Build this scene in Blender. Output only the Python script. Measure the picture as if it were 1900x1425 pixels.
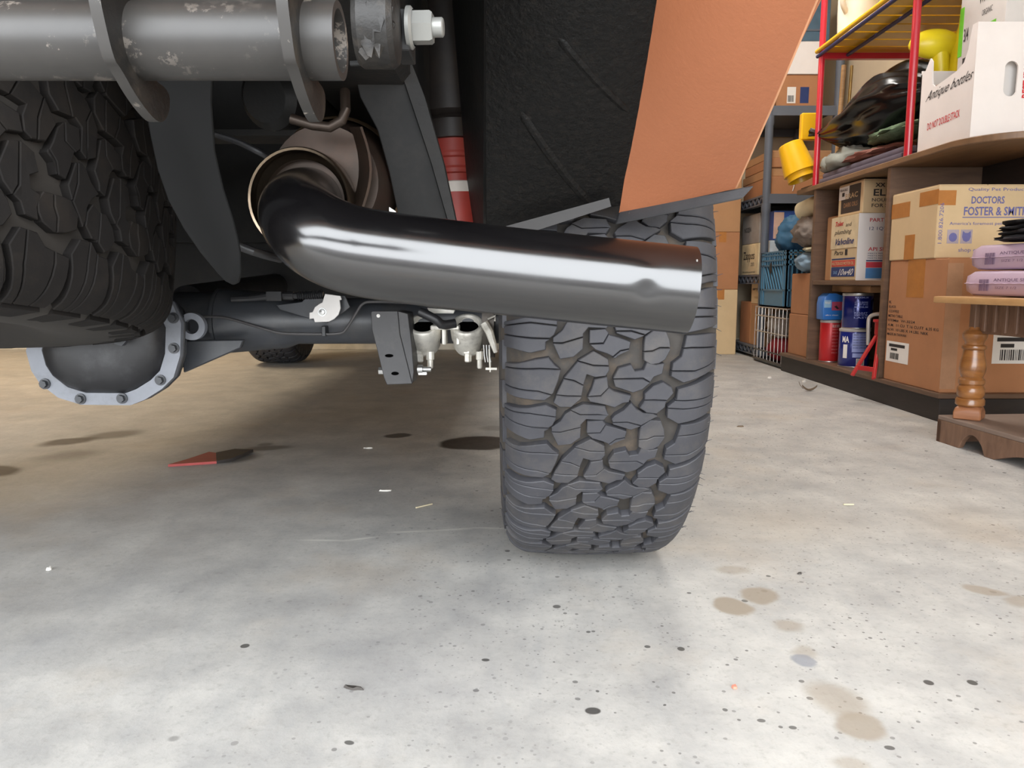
import bpy, bmesh, math, random
from mathutils import Vector, Matrix, noise
random.seed(7)
for o in list(bpy.data.objects): bpy.data.objects.remove(o)
SC = bpy.context.scene
COL = SC.collection

# ------------------------------------------------------------ camera, light
F, H, TH = 1430.0, 0.51, math.radians(7.5)
cam = bpy.data.cameras.new('camera'); camo = bpy.data.objects.new('camera', cam)
COL.objects.link(camo); SC.camera = camo
camo.location = (0, 0, H); camo.rotation_euler = (math.pi/2-TH, 0, 0)
cam.sensor_fit = 'HORIZONTAL'; cam.sensor_width = 36; cam.lens = F/1900*36
cam.clip_start = .02
W = bpy.data.worlds.new('daylight'); SC.world = W; W.use_nodes = True
bg = W.node_tree.nodes['Background']
bg.inputs[0].default_value = (.93, .965, 1.0, 1); bg.inputs[1].default_value = 2.3
SC.view_settings.view_transform = 'Standard'; SC.view_settings.look = 'None'
SC.view_settings.gamma = 1; SC.view_settings.use_curve_mapping = False
SC.view_settings.exposure = 2.05
DOOR_Y = -.75
pl = bpy.data.lights.new('door_portal', 'AREA'); pl.shape = 'RECTANGLE'; pl.size = 5.9; pl.size_y = 2.25
pl.cycles.is_portal = True
plo = bpy.data.objects.new('door_portal', pl); COL.objects.link(plo)
plo.location = (-.95, DOOR_Y-.02, 1.13); plo.rotation_euler = (math.pi/2, 0, 0)

# ------------------------------------------------------------ measuring helpers
cT, sT = math.cos(TH), math.sin(TH)
def ray(x, y):
    a, b = (x-950)/F, (712.5-y)/F
    return Vector((a, cT+b*sT, -sT+b*cT))
def at(x, y, Y):                       # photo measurement + known distance -> world point
    d = ray(x, y); t = Y/d[1]; return Vector((d[0]*t, Y, H+d[2]*t))
def fl(x, y, z=0.0):                   # photo measurement on the floor
    d = ray(x, y); t = (z-H)/d[2]; return Vector((d[0]*t, d[1]*t, z))
def lerp(a, b, t): return a+(b-a)*t

# ------------------------------------------------------------ materials
def lin(c):
    return tuple(((v/255)/12.92 if v/255 <= .04045 else ((v/255+.055)/1.055)**2.4) for v in c)
class NT:
    def __init__(s, name):
        s.m = bpy.data.materials.new(name); s.m.use_nodes = True
        s.t = s.m.node_tree; s.n = s.t.nodes; s.b = s.n['Principled BSDF']
        s.tc = s.n.new('ShaderNodeTexCoord')
    def link(s, a, b): s.t.links.new(a, b)
    def noise(s, scale, detail=4, rough=.6, vec=None, dist=0):
        n = s.n.new('ShaderNodeTexNoise'); n.inputs['Scale'].default_value = scale
        n.inputs['Detail'].default_value = detail; n.inputs['Roughness'].default_value = rough
        n.inputs['Distortion'].default_value = dist
        s.link(vec or s.tc.outputs['Object'], n.inputs['Vector']); return n.outputs['Fac']
    def ramp(s, fac, p0, p1, c0=(0, 0, 0), c1=(1, 1, 1)):
        r = s.n.new('ShaderNodeValToRGB'); r.color_ramp.elements[0].position = p0; r.color_ramp.elements[1].position = p1
        r.color_ramp.elements[0].color = (*c0, 1); r.color_ramp.elements[1].color = (*c1, 1)
        s.link(fac, r.inputs[0]); return r.outputs[0]
    def mix(s, fac, a, b, mode='MIX'):
        n = s.n.new('ShaderNodeMix'); n.data_type = 'RGBA'; n.blend_type = mode
        for k, v in ((0, fac), (6, a), (7, b)):
            if isinstance(v, (tuple, list)): n.inputs[k].default_value = (*v[:3], 1)
            elif isinstance(v, (int, float)): n.inputs[k].default_value = v
            else: s.link(v, n.inputs[k])
        return n.outputs[2]
    def math(s, op, a, b=None, c=None):
        n = s.n.new('ShaderNodeMath'); n.operation = op
        for k, v in enumerate((a, b, c)):
            if v is None: continue
            if isinstance(v, (int, float)): n.inputs[k].default_value = v
            else: s.link(v, n.inputs[k])
        return n.outputs[0]
    def map(s, loc=(0, 0, 0), rot=(0, 0, 0), sc=(1, 1, 1), vec=None):
        n = s.n.new('ShaderNodeMapping'); n.inputs[1].default_value = loc; n.inputs[2].default_value = rot; n.inputs[3].default_value = sc
        s.link(vec or s.tc.outputs['Object'], n.inputs[0]); return n.outputs[0]
    def bump(s, fac, strength=.3, dist=.002):
        n = s.n.new('ShaderNodeBump'); n.inputs['Strength'].default_value = strength; n.inputs['Distance'].default_value = dist
        s.link(fac, n.inputs['Height']); s.link(n.outputs[0], s.b.inputs['Normal'])
MATS = {}
def mat(name, col, rough=.6, metal=0, var=.15, scale=12, bump=0, bscale=60, dirt=None, dirtamt=.5, coat=0, spec=.5, trans=0, stretch=None):
    if name in MATS: return MATS[name]
    t = NT(name); c = lin(col); b = t.b
    vec = t.map(sc=stretch) if stretch else None
    f = t.noise(scale, 5, .6, vec)
    col1 = tuple(v*(1-var) for v in c); col2 = tuple(min(1, v*(1+var)) for v in c)
    out = t.ramp(f, .3, .7, col1, col2)
    if dirt:
        g = t.noise(scale*.7+3, 6, .7); g2 = t.ramp(g, .5, .72)
        out = t.mix(t.math('MULTIPLY', g2, dirtamt), out, lin(dirt))
    t.link(out, b.inputs['Base Color'])
    b.inputs['Roughness'].default_value = rough; b.inputs['Metallic'].default_value = metal
    b.inputs['Specular IOR Level'].default_value = spec
    b.inputs['Coat Weight'].default_value = coat; b.inputs['Coat Roughness'].default_value = .15
    b.inputs['Transmission Weight'].default_value = trans
    if bump: t.bump(t.noise(bscale, 4, .6), bump)
    MATS[name] = t.m; return t.m
def wood(name, c0, c1, rough=.45, sc=(3, 3, 40), coat=0):
    if name in MATS: return MATS[name]
    t = NT(name); v = t.map(sc=sc); f = t.noise(2.2, 6, .65, v, .6)
    t.link(t.ramp(f, .3, .7, lin(c0), lin(c1)), t.b.inputs['Base Color'])
    t.b.inputs['Roughness'].default_value = rough; t.b.inputs['Coat Weight'].default_value = coat
    t.bump(f, .15, .001); MATS[name] = t.m; return t.m

# ------------------------------------------------------------ objects
WM = {}                                  # world matrices of parents
def props(o, label=None, cat=None, group=None, kind=None):
    if label: o['label'] = label
    if cat: o['category'] = cat
    if group: o['group'] = group
    if kind: o['kind'] = kind
    return o
def thing(name, label, cat, loc=(0, 0, 0), group=None, rotz=0):
    o = bpy.data.objects.new(name, None); COL.objects.link(o); o.empty_display_size = .05
    o.location = loc; o.rotation_euler = (0, 0, rotz)
    WM[o.name] = Matrix.Translation(Vector(loc)) @ Matrix.Rotation(rotz, 4, 'Z')
    return props(o, label, cat, group)
class MB:
    def __init__(s): s.v = []; s.f = []; s.mi = []
    def add(s, vs, fs, mi=0):
        n = len(s.v); s.v += [Vector(p) for p in vs]; s.f += [[i+n for i in q] for q in fs]; s.mi += [mi]*len(fs); return s
    def box(s, x0, x1, y0, y1, z0, z1, mi=0):
        v = [(x, y, z) for z in (z0, z1) for y in (y0, y1) for x in (x0, x1)]
        return s.add(v, [(0, 2, 3, 1), (4, 5, 7, 6), (0, 1, 5, 4), (2, 6, 7, 3), (0, 4, 6, 2), (1, 3, 7, 5)], mi)
    def beam(s, a, b, w, h, up=(0, 0, 1), mi=0):     # rectangular bar from a to b
        a, b, up = Vector(a), Vector(b), Vector(up); d = (b-a).normalized(); r = d.cross(up)
        if r.length < 1e-4: r = d.cross(Vector((1, 0, 0)))
        r.normalize(); u = r.cross(d)
        v = [p+r*(i*w/2)+u*(j*h/2) for p in (a, b) for i, j in ((-1, -1), (1, -1), (1, 1), (-1, 1))]
        return s.add(v, [(3, 2, 1, 0), (4, 5, 6, 7), (0, 1, 5, 4), (1, 2, 6, 5), (2, 3, 7, 6), (3, 0, 4, 7)], mi)
    def prism(s, poly, O, U, V, t, mi=0):            # polygon in plane O,U,V extruded by t along U x V
        O, U, V = Vector(O), Vector(U), Vector(V); N = U.cross(V).normalized(); n = len(poly)
        a = sum(poly[i][0]*poly[(i+1) % n][1]-poly[(i+1) % n][0]*poly[i][1] for i in range(n))
        if a < 0: poly = poly[::-1]
        A = [O+U*p[0]+V*p[1] for p in poly]; B = [p+N*t for p in A]
        if t < 0: A, B = B, A
        return s.add(A+B, [list(range(n))[::-1], list(range(n, 2*n))]+[(i, (i+1) % n, n+(i+1) % n, n+i) for i in range(n)], mi)
    def tube(s, path, r, n=14, cap=True, mi=0, hollow=0):
        path = [Vector(p) for p in path]; k = len(path); rs = r if isinstance(r, (list, tuple)) else [r]*k
        T = [(path[min(i+1, k-1)]-path[max(i-1, 0)]).normalized() for i in range(k)]
        u = T[0].orthogonal().normalized(); vs = []
        for i in range(k):
            u = (u-T[i]*u.dot(T[i])).normalized(); w = T[i].cross(u)
            vs += [path[i]+(u*math.cos(2*math.pi*j/n)+w*math.sin(2*math.pi*j/n))*rs[i] for j in range(n)]
        fs = [(i*n+j, i*n+(j+1) % n, (i+1)*n+(j+1) % n, (i+1)*n+j) for i in range(k-1) for j in range(n)]
        if hollow:
            inn = [];
            u = T[0].orthogonal().normalized()
            for i in range(k):
                u = (u-T[i]*u.dot(T[i])).normalized(); w = T[i].cross(u)
                inn += [path[i]+(u*math.cos(2*math.pi*j/n)+w*math.sin(2*math.pi*j/n))*(rs[i]-hollow) for j in range(n)]
            m = len(vs); vs += inn
            fs += [(m+i*n+j, m+(i+1)*n+j, m+(i+1)*n+(j+1) % n, m+i*n+(j+1) % n) for i in range(k-1) for j in range(n)]
            fs += [(j, m+j, m+(j+1) % n, (j+1) % n) for j in range(n)]
            e = (k-1)*n; fs += [(e+j, e+(j+1) % n, m+e+(j+1) % n, m+e+j) for j in range(n)]
        elif cap: fs += [list(range(n))[::-1], list(range((k-1)*n, k*n))]
        return s.add(vs, fs, mi)
    def lathe(s, prof, O, A=(0, 0, 1), n=24, mi=0, a0=0, cap=True):   # prof: (radius, height along A)
        O, A = Vector(O), Vector(A).normalized(); u = A.orthogonal().normalized(); w = A.cross(u); vs = []
        for r, h in prof:
            vs += [O+A*h+(u*math.cos(a0+2*math.pi*j/n)+w*math.sin(a0+2*math.pi*j/n))*max(r, 1e-5) for j in range(n)]
        k = len(prof)
        fs = [(i*n+j, i*n+(j+1) % n, (i+1)*n+(j+1) % n, (i+1)*n+j) for i in range(k-1) for j in range(n)]
        if cap: fs += [list(range(n))[::-1], list(range((k-1)*n, k*n))]
        return s.add(vs, fs, mi)
    def sheet(s, fn, nu, nv, th, mi=0):              # thick curved panel from fn(u,v)
        P = [[Vector(fn(i/nu, j/nv)) for j in range(nv+1)] for i in range(nu+1)]
        top = []; bot = []
        for i in range(nu+1):
            for j in range(nv+1):
                du = P[min(i+1, nu)][j]-P[max(i-1, 0)][j]; dv = P[i][min(j+1, nv)]-P[i][max(j-1, 0)]
                nn = du.cross(dv); nn = nn.normalized() if nn.length > 1e-9 else Vector((0, 0, 1))
                top.append(P[i][j]); bot.append(P[i][j]-nn*th)
        m = len(top); q = nv+1
        fs = [(i*q+j, (i+1)*q+j, (i+1)*q+j+1, i*q+j+1) for i in range(nu) for j in range(nv)]
        fs += [(m+i*q+j, m+i*q+j+1, m+(i+1)*q+j+1, m+(i+1)*q+j) for i in range(nu) for j in range(nv)]
        for i in range(nu): fs += [(i*q, m+i*q, m+(i+1)*q, (i+1)*q), (i*q+nv, (i+1)*q+nv, m+(i+1)*q+nv, m+i*q+nv)]
        for j in range(nv): fs += [(j, j+1, m+j+1, m+j), (nu*q+j, m+nu*q+j, m+nu*q+j+1, nu*q+j+1)]
        return s.add(top+bot, fs, mi)
    def blob(s, c, r, n=24, amp=.15, sc=3.0, seed=0, flat=None, mi=0, fold=0):   # lumpy soft body
        c = Vector(c); vs = []; k = n//2
        for i in range(k+1):
            for j in range(n):
                a, p = 2*math.pi*j/n, math.pi*i/k
                d = Vector((math.sin(p)*math.cos(a), math.sin(p)*math.sin(a), math.cos(p)))
                e = 1+amp*noise.noise(d*sc+Vector((seed, 0, 0)))+amp*.5*noise.noise(d*sc*2.3+Vector((seed, 5, 0)))
                if fold: e += fold*abs(noise.noise(Vector((d.x*4, d.y*4, d.z*1.5+seed))*1.8))
                q = Vector((c.x+d.x*r[0]*e, c.y+d.y*r[1]*e, c.z+d.z*r[2]*e))
                if flat is not None: q.z = max(q.z, flat)
                vs.append(q)
        fs = [(i*n+j, (i+1)*n+j, (i+1)*n+(j+1) % n, i*n+(j+1) % n) for i in range(k) for j in range(n)]
        return s.add(vs, fs, mi)
    def build(s, name, m, parent=None, smooth=True, bevel=0, local=False, label=None, kind=None, angle=35, segs=1, recalc=False):
        me = bpy.data.meshes.new(name); vs = s.v
        if parent is not None and not local:
            inv = WM[parent.name].inverted(); vs = [inv @ v for v in vs]
        me.from_pydata([tuple(v) for v in vs], [], s.f)
        for mm in (m if isinstance(m, (list, tuple)) else [m]): me.materials.append(mm)
        for p, i in zip(me.polygons, s.mi): p.material_index = i
        bm = bmesh.new(); bm.from_mesh(me)
        if bevel or recalc:
            bmesh.ops.remove_doubles(bm, verts=bm.verts, dist=1e-6)
            if recalc: bmesh.ops.recalc_face_normals(bm, faces=bm.faces)
        if bevel:
            es = [e for e in bm.edges if len(e.link_faces) == 2 and e.calc_face_angle(0) > .6]
            bmesh.ops.bevel(bm, geom=es, offset=bevel, segments=segs, affect='EDGES', profile=.6, clamp_overlap=True)
        bm.to_mesh(me); bm.free()
        if smooth:
            for p in me.polygons: p.use_smooth = True
            me.set_sharp_from_angle(angle=math.radians(angle))
        o = bpy.data.objects.new(name, me); COL.objects.link(o)
        if parent is not None: o.parent = parent; WM[o.name] = WM[parent.name].copy()
        else: WM[o.name] = Matrix.Identity(4)
        if label: o['label'] = label
        if kind: o['kind'] = kind
        return o
def solo(mb, name, m, label, cat, group=None, **k):     # a thing that is one mesh, origin at its base
    c = Vector((sum(v.x for v in mb.v)/len(mb.v), sum(v.y for v in mb.v)/len(mb.v), min(v.z for v in mb.v)))
    mb.v = [v-c for v in mb.v]; o = mb.build(name, m, None, **k); o.location = c
    WM[o.name] = Matrix.Translation(c); return props(o, label, cat, group)
def struct(mb, name, m, **k): o = mb.build(name, m, None, **k); o['kind'] = 'structure'; return o

# flat print on faces
TXT = {}
def text_mesh(body, bold=0):
    key = (body, bold)
    if key not in TXT:
        cu = bpy.data.curves.new('lettering', 'FONT'); cu.body = body; cu.offset = bold; cu.resolution_u = 2
        ob = bpy.data.objects.new('lettering', cu); COL.objects.link(ob)
        dg = bpy.context.evaluated_depsgraph_get()
        me = bpy.data.meshes.new_from_object(ob.evaluated_get(dg))
        vs = [v.co.copy() for v in me.vertices]; fs = [list(p.vertices) for p in me.polygons]
        bpy.data.objects.remove(ob); bpy.data.curves.remove(cu); bpy.data.meshes.remove(me)
        x0 = min(v.x for v in vs); x1 = max(v.x for v in vs); y0 = min(v.y for v in vs); y1 = max(v.y for v in vs)
        TXT[key] = ([((v.x-x0)/(x1-x0), (v.y-y0)/(y1-y0)) for v in vs], fs)
    return TXT[key]
class Face:                                  # a flat face of a thing: O corner, R width vector, U height vector
    def __init__(s, O, R, U): s.O, s.R, s.U = Vector(O), Vector(R), Vector(U); s.N = s.R.cross(s.U).normalized()
    def p(s, a, b, e=.0006): return s.O+s.R*a+s.U*b+s.N*e
    def text(s, body, a, b, w, h, m, parent, bold=.01, shear=0, e=.0012, tilt=0, name='lettering'):
        vs, fs = text_mesh(body, bold); mb = MB()
        mb.add([s.p(a+w*(x+shear*y), b+h*y+tilt*x, e) for x, y in vs], fs)
        return mb.build(name, m, parent, smooth=False)
    def rect(s, a, b, w, h, m, parent, name='printed_panel', e=.0006, label=None):
        mb = MB(); mb.prism([(0, 0), (1, 0), (1, 1), (0, 1)], s.p(a, b, 0), s.R*w, s.U*h, e)
        return mb.build(name, m, parent, smooth=False, label=label)
    def poly(s, pts, m, parent, name='printed_mark', e=.0009):
        mb = MB(); mb.prism(pts, s.p(0, 0, 0), s.R, s.U, e); return mb.build(name, m, parent, smooth=False)
    def bars(s, a, b, w, h, m, parent, n=12, name='barcode', e=.0014):
        mb = MB(); x = 0; r = random.Random(n)
        while x < .97:
            t = r.choice((.02, .03, .05)); mb.prism([(x, 0), (min(x+t, 1), 0), (min(x+t, 1), 1), (x, 1)], s.p(a, b, e-.0004), s.R*w, s.U*h, .0004); x += t+r.choice((.02, .03, .04))
        return mb.build(name, m, parent, smooth=False)
def left_face(x0, y0, y1, z0, z1): return Face((x0, y1, z0), (0, y0-y1, 0), (0, 0, z1-z0))    # faces the truck (-X)
def near_face(x0, x1, y0, z0, z1): return Face((x0, y0, z0), (x1-x0, 0, 0), (0, 0, z1-z0))    # faces the open door (-Y)

# palette
ink = mat('ink_black', (38, 34, 34), .7, var=.1); inkred = mat('ink_red', (196, 46, 52), .7, var=.1)
inkblue = mat('ink_violet_blue', (104, 104, 156), .75, var=.1); inknavy = mat('ink_navy', (32, 52, 104), .6, var=.1)
paper = mat('white_paper', (226, 222, 216), .7, var=.04); card_white = mat('white_coated_card', (232, 226, 222), .55, var=.04, scale=6)
card = mat('cardboard', (176, 132, 92), .85, var=.08, scale=7, bump=.1, bscale=90)
card_d = mat('cardboard_brown', (172, 120, 82), .85, var=.08, scale=7, bump=.1, bscale=90)
card_l = mat('cardboard_pale', (206, 180, 140), .85, var=.06, scale=7, bump=.1, bscale=90)
tape = mat('brown_packing_tape', (176, 116, 58), .25, var=.1, scale=20)
steel = mat('bare_steel', (190, 190, 188), .35, .9, var=.1, scale=30)
alu = mat('cast_aluminium', (226, 222, 212), .45, .35, var=.14, scale=40, bump=.2, bscale=150, dirt=(120, 112, 98), dirtamt=.6)
rubber = mat('tire_rubber', (54, 54, 58), .62, var=.14, scale=18, dirt=(92, 86, 78), dirtamt=.35, bump=.12, bscale=220, spec=.4)
rubber_d = mat('groove_rubber', (54, 50, 46), .8, var=.25, scale=22, dirt=(104, 86, 66), dirtamt=.45)
blackpaint = mat('black_chassis_paint', (40, 40, 42), .38, var=.25, scale=25, dirt=(70, 64, 58), dirtamt=.4, bump=.1, bscale=80)
frameblack = mat('frame_wax_black', (20, 19, 18), .6, var=.3, scale=20, dirt=(44, 37, 31), dirtamt=.5, bump=.3, bscale=90)

# ============================================================ structure
def floor_material():
    t = NT('garage_concrete'); b = t.b; v = t.tc.outputs['Object']
    n1 = t.noise(1.3, 6, .62); n2 = t.noise(7, 7, .7); n3 = t.noise(90, 5, .7)
    st = t.map(rot=(0, 0, .35), sc=(5, 1.3, 1)); n4 = t.noise(2.4, 8, .68, st, 1.2)
    c = t.ramp(n1, .3, .72, lin((158, 156, 152)), lin((194, 191, 185)))
    c = t.mix(.6, c, t.ramp(n2, .3, .72, lin((138, 138, 139)), lin((204, 201, 195))))
    c = t.mix(t.math('MULTIPLY', t.ramp(n4, .5, .72), .2), c, lin((132, 136, 142)))       # rubber scuffs
    c = t.mix(t.math('MULTIPLY', t.ramp(n3, .52, .72), .32), c, lin((120, 116, 110)))
    wn = t.noise(3.1, 5, .6, t.map(loc=(4, 2, 0)))
    c = t.mix(t.math('MULTIPLY', t.ramp(wn, .55, .8), .35), c, lin((186, 166, 140)))         # tan wear
    sx = t.n.new('ShaderNodeSeparateXYZ'); t.link(v, sx.inputs[0]); xm = t.ramp(t.math('ADD', sx.outputs[0], .5), .05, .5)
    # tar specks
    for sc_, th, amt, off in ((26, .15, .85, 0), (48, .20, .75, 3), (90, .26, .6, 9), (150, .3, .45, 5)):
        vo = t.n.new('ShaderNodeTexVoronoi'); vo.inputs['Scale'].default_value = sc_; vo.inputs['Randomness'].default_value = 1
        t.link(t.map(loc=(off, off, 0)), vo.inputs['Vector'])
        wob = t.noise(sc_*2.2, 2, .5)
        d = t.math('ADD', vo.outputs['Distance'], t.math('MULTIPLY', t.math('SUBTRACT', wob, .5), .12))
        cs = t.n.new('ShaderNodeSeparateColor'); t.link(vo.outputs['Color'], cs.inputs[0])
        pick = t.math('GREATER_THAN', cs.outputs[0], .62)
        sz = t.math('MULTIPLY', cs.outputs[1], th)
        m = t.math('MULTIPLY', t.math('LESS_THAN', d, sz), pick)
        cl = t.ramp(t.noise(1.1, 3, .5, t.map(loc=(off+1, 7, 0))), 0.36, .52)
        c = t.mix(t.math('MULTIPLY', t.math('MULTIPLY', t.math('MULTIPLY', m, cl), t.math('MULTIPLY_ADD', xm, .8, .2)), amt), c, lin((74, 72, 70)))
    # stains with a shape of their own
    wob = t.n.new('ShaderNodeTexNoise'); wob.inputs['Scale'].default_value = 9; wob.inputs['Detail'].default_value = 5
    t.link(v, wob.inputs['Vector'])
    vs = t.n.new('ShaderNodeVectorMath'); vs.operation = 'MULTIPLY_ADD'
    t.link(wob.outputs['Color'], vs.inputs[0]); vs.inputs[1].default_value = (.05, .05, 0); vs.inputs[2].default_value = (-.025, -.025, 0)
    va = t.n.new('ShaderNodeVectorMath'); va.operation = 'ADD'; t.link(v, va.inputs[0]); t.link(vs.outputs[0], va.inputs[1]); wv = va.outputs[0]
    tan, oil, grey, dk = (142, 130, 114), (52, 42, 34), (120, 124, 134), (66, 64, 62)
    S = [((1325, 1058), (1388, 1058), 18, tan, .55, .3), ((1323, 1124), (1394, 1126), 30, tan, .9, .12), ((1380, 1102), (1450, 1110), 26, tan, .85, .15),
         ((1430, 1152), (1488, 1166), 22, tan, .6, .3), ((1470, 1210), (1520, 1216), 22, tan, .5, .3), ((1470, 1226), (1514, 1228), 18, grey, .7, .15),
         ((1510, 1265), (1600, 1330), 45, tan, .6, .25), ((1560, 1330), (1648, 1362), 46, tan, .75, .15), ((1790, 1090), (1868, 1102), 16, tan, .7, .2),
         ((1866, 1110), (1930, 1126), 24, tan, .6, .25), ((1540, 1410), (1610, 1424), 30, tan, .5, .3),
         ((820, 824), (955, 820), 24, oil, .95, .08), ((716, 809), (762, 807), 8, oil, .85, .15), ((890, 795), (940, 795), 9, oil, .4, .3),
         ((75, 826), (180, 813), 11, oil, .85, .25), ((150, 815), (260, 800), 12, oil, .65, .3), ((-40, 880), (38, 868), 20, oil, .9, .2), ((70, 850), (190, 838), 16, oil, .45, .5),
         ((400, 850), (478, 848), 18, oil, .7, .25), ((455, 834), (540, 828), 9, oil, .6, .3), ((480, 827), (504, 822), 5, oil, .5, .3),
         ((480, 1130), (1000, 1190), 190, (126, 126, 128), .30, .9), ((620, 1240), (930, 1270), 90, (140, 140, 144), .25, .9), ((120, 1110), (400, 1075), 60, (134, 136, 140), .25, .8), ((1330, 980), (1560, 960), 60, (190, 172, 148), .3, .9), ((1700, 960), (1900, 985), 60, (180, 164, 142), .35, .9), ((30, 1200), (160, 1190), 60, (150, 152, 156), .25, .8),
         ((1086, 1319), (1114, 1319), 12, dk, .95, .1), ((1714, 1266), (1732, 1267), 8, dk, .95, .1), ((1795, 1266), (1813, 1267), 8, dk, .95, .1),
         ((447, 1198), (462, 1199), 7, dk, .9, .1), ((1641, 1387), (1660, 1388), 7, dk, .85, .1), ((1026, 1125), (1040, 1126), 6, dk, .8, .1), ((640, 1376), (656, 1380), 7, dk, .85, .1),
         ((1405, 1337), (1420, 1337), 6, dk, .8, .1), ((1257, 1204), (1270, 1204), 7, dk, .9, .1), ((313, 1370), (332, 1371), 9, dk, .45, .3), ((894, 1224), (908, 1225), 5, dk, .9, .1), ((1464, 1350), (1478, 1350), 6, dk, .8, .1)]
    def spot(p0, p1, hpx, col, amt, soft, c, vec):
        a, q = fl(*p0), fl(*p1); m = (a+q)/2; d = q-a; L = d.length/2*1.08
        mid = ((p0[0]+p1[0])/2, (p0[1]+p1[1])/2); hw = (fl(mid[0], mid[1]-hpx/2)-fl(mid[0], mid[1]+hpx/2)).length/2*1.1
        mp = t.n.new('ShaderNodeMapping'); mp.vector_type = 'TEXTURE'
        mp.inputs[1].default_value = (m.x, m.y, 0); mp.inputs[2].default_value = (0, 0, math.atan2(d.y, d.x)); mp.inputs[3].default_value = (L, max(hw, .002), 1)
        t.link(vec, mp.inputs[0]); ln = t.n.new('ShaderNodeVectorMath'); ln.operation = 'LENGTH'; t.link(mp.outputs[0], ln.inputs[0])
        mr = t.n.new('ShaderNodeMapRange'); mr.interpolation_type = 'SMOOTHSTEP'
        mr.inputs[1].default_value = 1+soft; mr.inputs[2].default_value = 1-soft*1.6; mr.inputs[3].default_value = 0; mr.inputs[4].default_value = amt
        t.link(ln.outputs['Value'], mr.inputs[0]); return t.mix(mr.outputs[0], c, lin(col))
    for p0, p1, hpx, col, amt, soft in S:
        small = (p1[0]-p0[0]) < 34
        c = spot(p0, p1, hpx, col, amt, soft, c, v if small else wv)
    for p0, p1 in (((560, 1002), (640, 1003)), ((640, 1003), (700, 996)), ((720, 988), (800, 985)), ((800, 985), (880, 980)), ((880, 979), (950, 981))):
        c = spot(p0, p1, 3, (206, 204, 196), .75, .5, c, v)
    t.link(c, b.inputs['Base Color'])
    t.link(t.ramp(n2, .3, .7, (.5,)*3, (.72,)*3), b.inputs['Roughness'])
    t.bump(t.math('ADD', n3, t.math('MULTIPLY', n2, .6)), .12, .003)
    return t.m
XL, XR, YB, ZC = -4.3, 2.16, 5.9, 2.75
wallm = mat('painted_drywall', (196, 180, 154), .9, var=.05, scale=3, bump=.1, bscale=120)
ceilm = mat('ceiling_white', (226, 222, 214), .9, var=.03, scale=3, bump=.15, bscale=150)
mb = MB(); mb.box(XL-.1, XR+.1, DOOR_Y, YB+.1, -.12, 0); struct(mb, 'floor', floor_material(), smooth=False)
mb = MB(); mb.box(XR, XR+.1, DOOR_Y, YB+.1, 0, ZC); struct(mb, 'wall_right', wallm, smooth=False)
mb = MB(); mb.box(XL-.1, XL, DOOR_Y, YB+.1, 0, ZC); struct(mb, 'wall_left', wallm, smooth=False)
mb = MB(); mb.box(XL, XR, YB, YB+.1, 0, ZC); struct(mb, 'wall_back', wallm, smooth=False)
mb = MB(); mb.box(XL-.1, XR+.1, DOOR_Y-.1, YB+.1, ZC, ZC+.1); struct(mb, 'ceiling', ceilm, smooth=False)
mb = MB(); mb.box(XL-.1, XR+.1, DOOR_Y-.1, DOOR_Y, 2.25, ZC); mb.box(XL-.1, -3.9, DOOR_Y-.1, DOOR_Y, 0, 2.25); mb.box(2.0, XR+.1, DOOR_Y-.1, DOOR_Y, 0, 2.25)
struct(mb, 'wall_front', wallm, smooth=False)
mb = MB(); mb.box(-14, 12, -16, DOOR_Y, -.16, -.03); struct(mb, 'driveway', mat('driveway_concrete', (112, 110, 108), .9, var=.1, scale=2, bump=.2), smooth=False)
mb = MB(); mb.box(XL, XR, YB-.015, YB, 0, .09); struct(mb, 'baseboard_back', mat('baseboard_paint', (206, 196, 176), .6), bevel=.004)

def fill_light(x, y, power, col, lb):  # unseen fixture added as fill for the aisle and left bay
    t = thing('added_ceiling_light', lb, 'light', (x, y, ZC-.075))
    MB().box(x-.32, x+.32, y-.62, y+.62, ZC-.05, ZC-.001).build('housing', mat('fill_light_housing', (220, 220, 216), .5), t, bevel=.01)
    em = NT('fill_light_diffuser'); em.b.inputs['Emission Color'].default_value = (*col, 1); em.b.inputs['Emission Strength'].default_value = 2
    MB().box(x-.3, x+.3, y-.6, y+.6, ZC-.068, ZC-.05).build('diffuser', em.m, t, bevel=.004)
    l = bpy.data.lights.new('fill_lamp', 'AREA'); l.shape = 'RECTANGLE'; l.size = .6; l.size_y = 1.2; l.energy = power; l.color = col
    o = bpy.data.objects.new('fill_lamp', l); COL.objects.link(o); o.parent = t; o.location = (0, 0, 0)
fill_light(.95, 3.7, 7.5, (1, .97, .91), 'unseen ceiling light added to brighten the aisle and shelves')
fill_light(-2.9, 4.1, 9.5, (1, .80, .54), 'unseen warm ceiling light added over the empty left bay')

# ============================================================ the truck
XC, YA, ZA, RT = -.67, 1.48, .437, .437
truck = thing('pickup_truck', 'copper orange pickup truck with all-terrain tires, seen from behind and below', 'truck', (XC, YA, 0))
def part(mb, name, m, parent=truck, **k): return mb.build(name, m, parent, **k)

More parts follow.
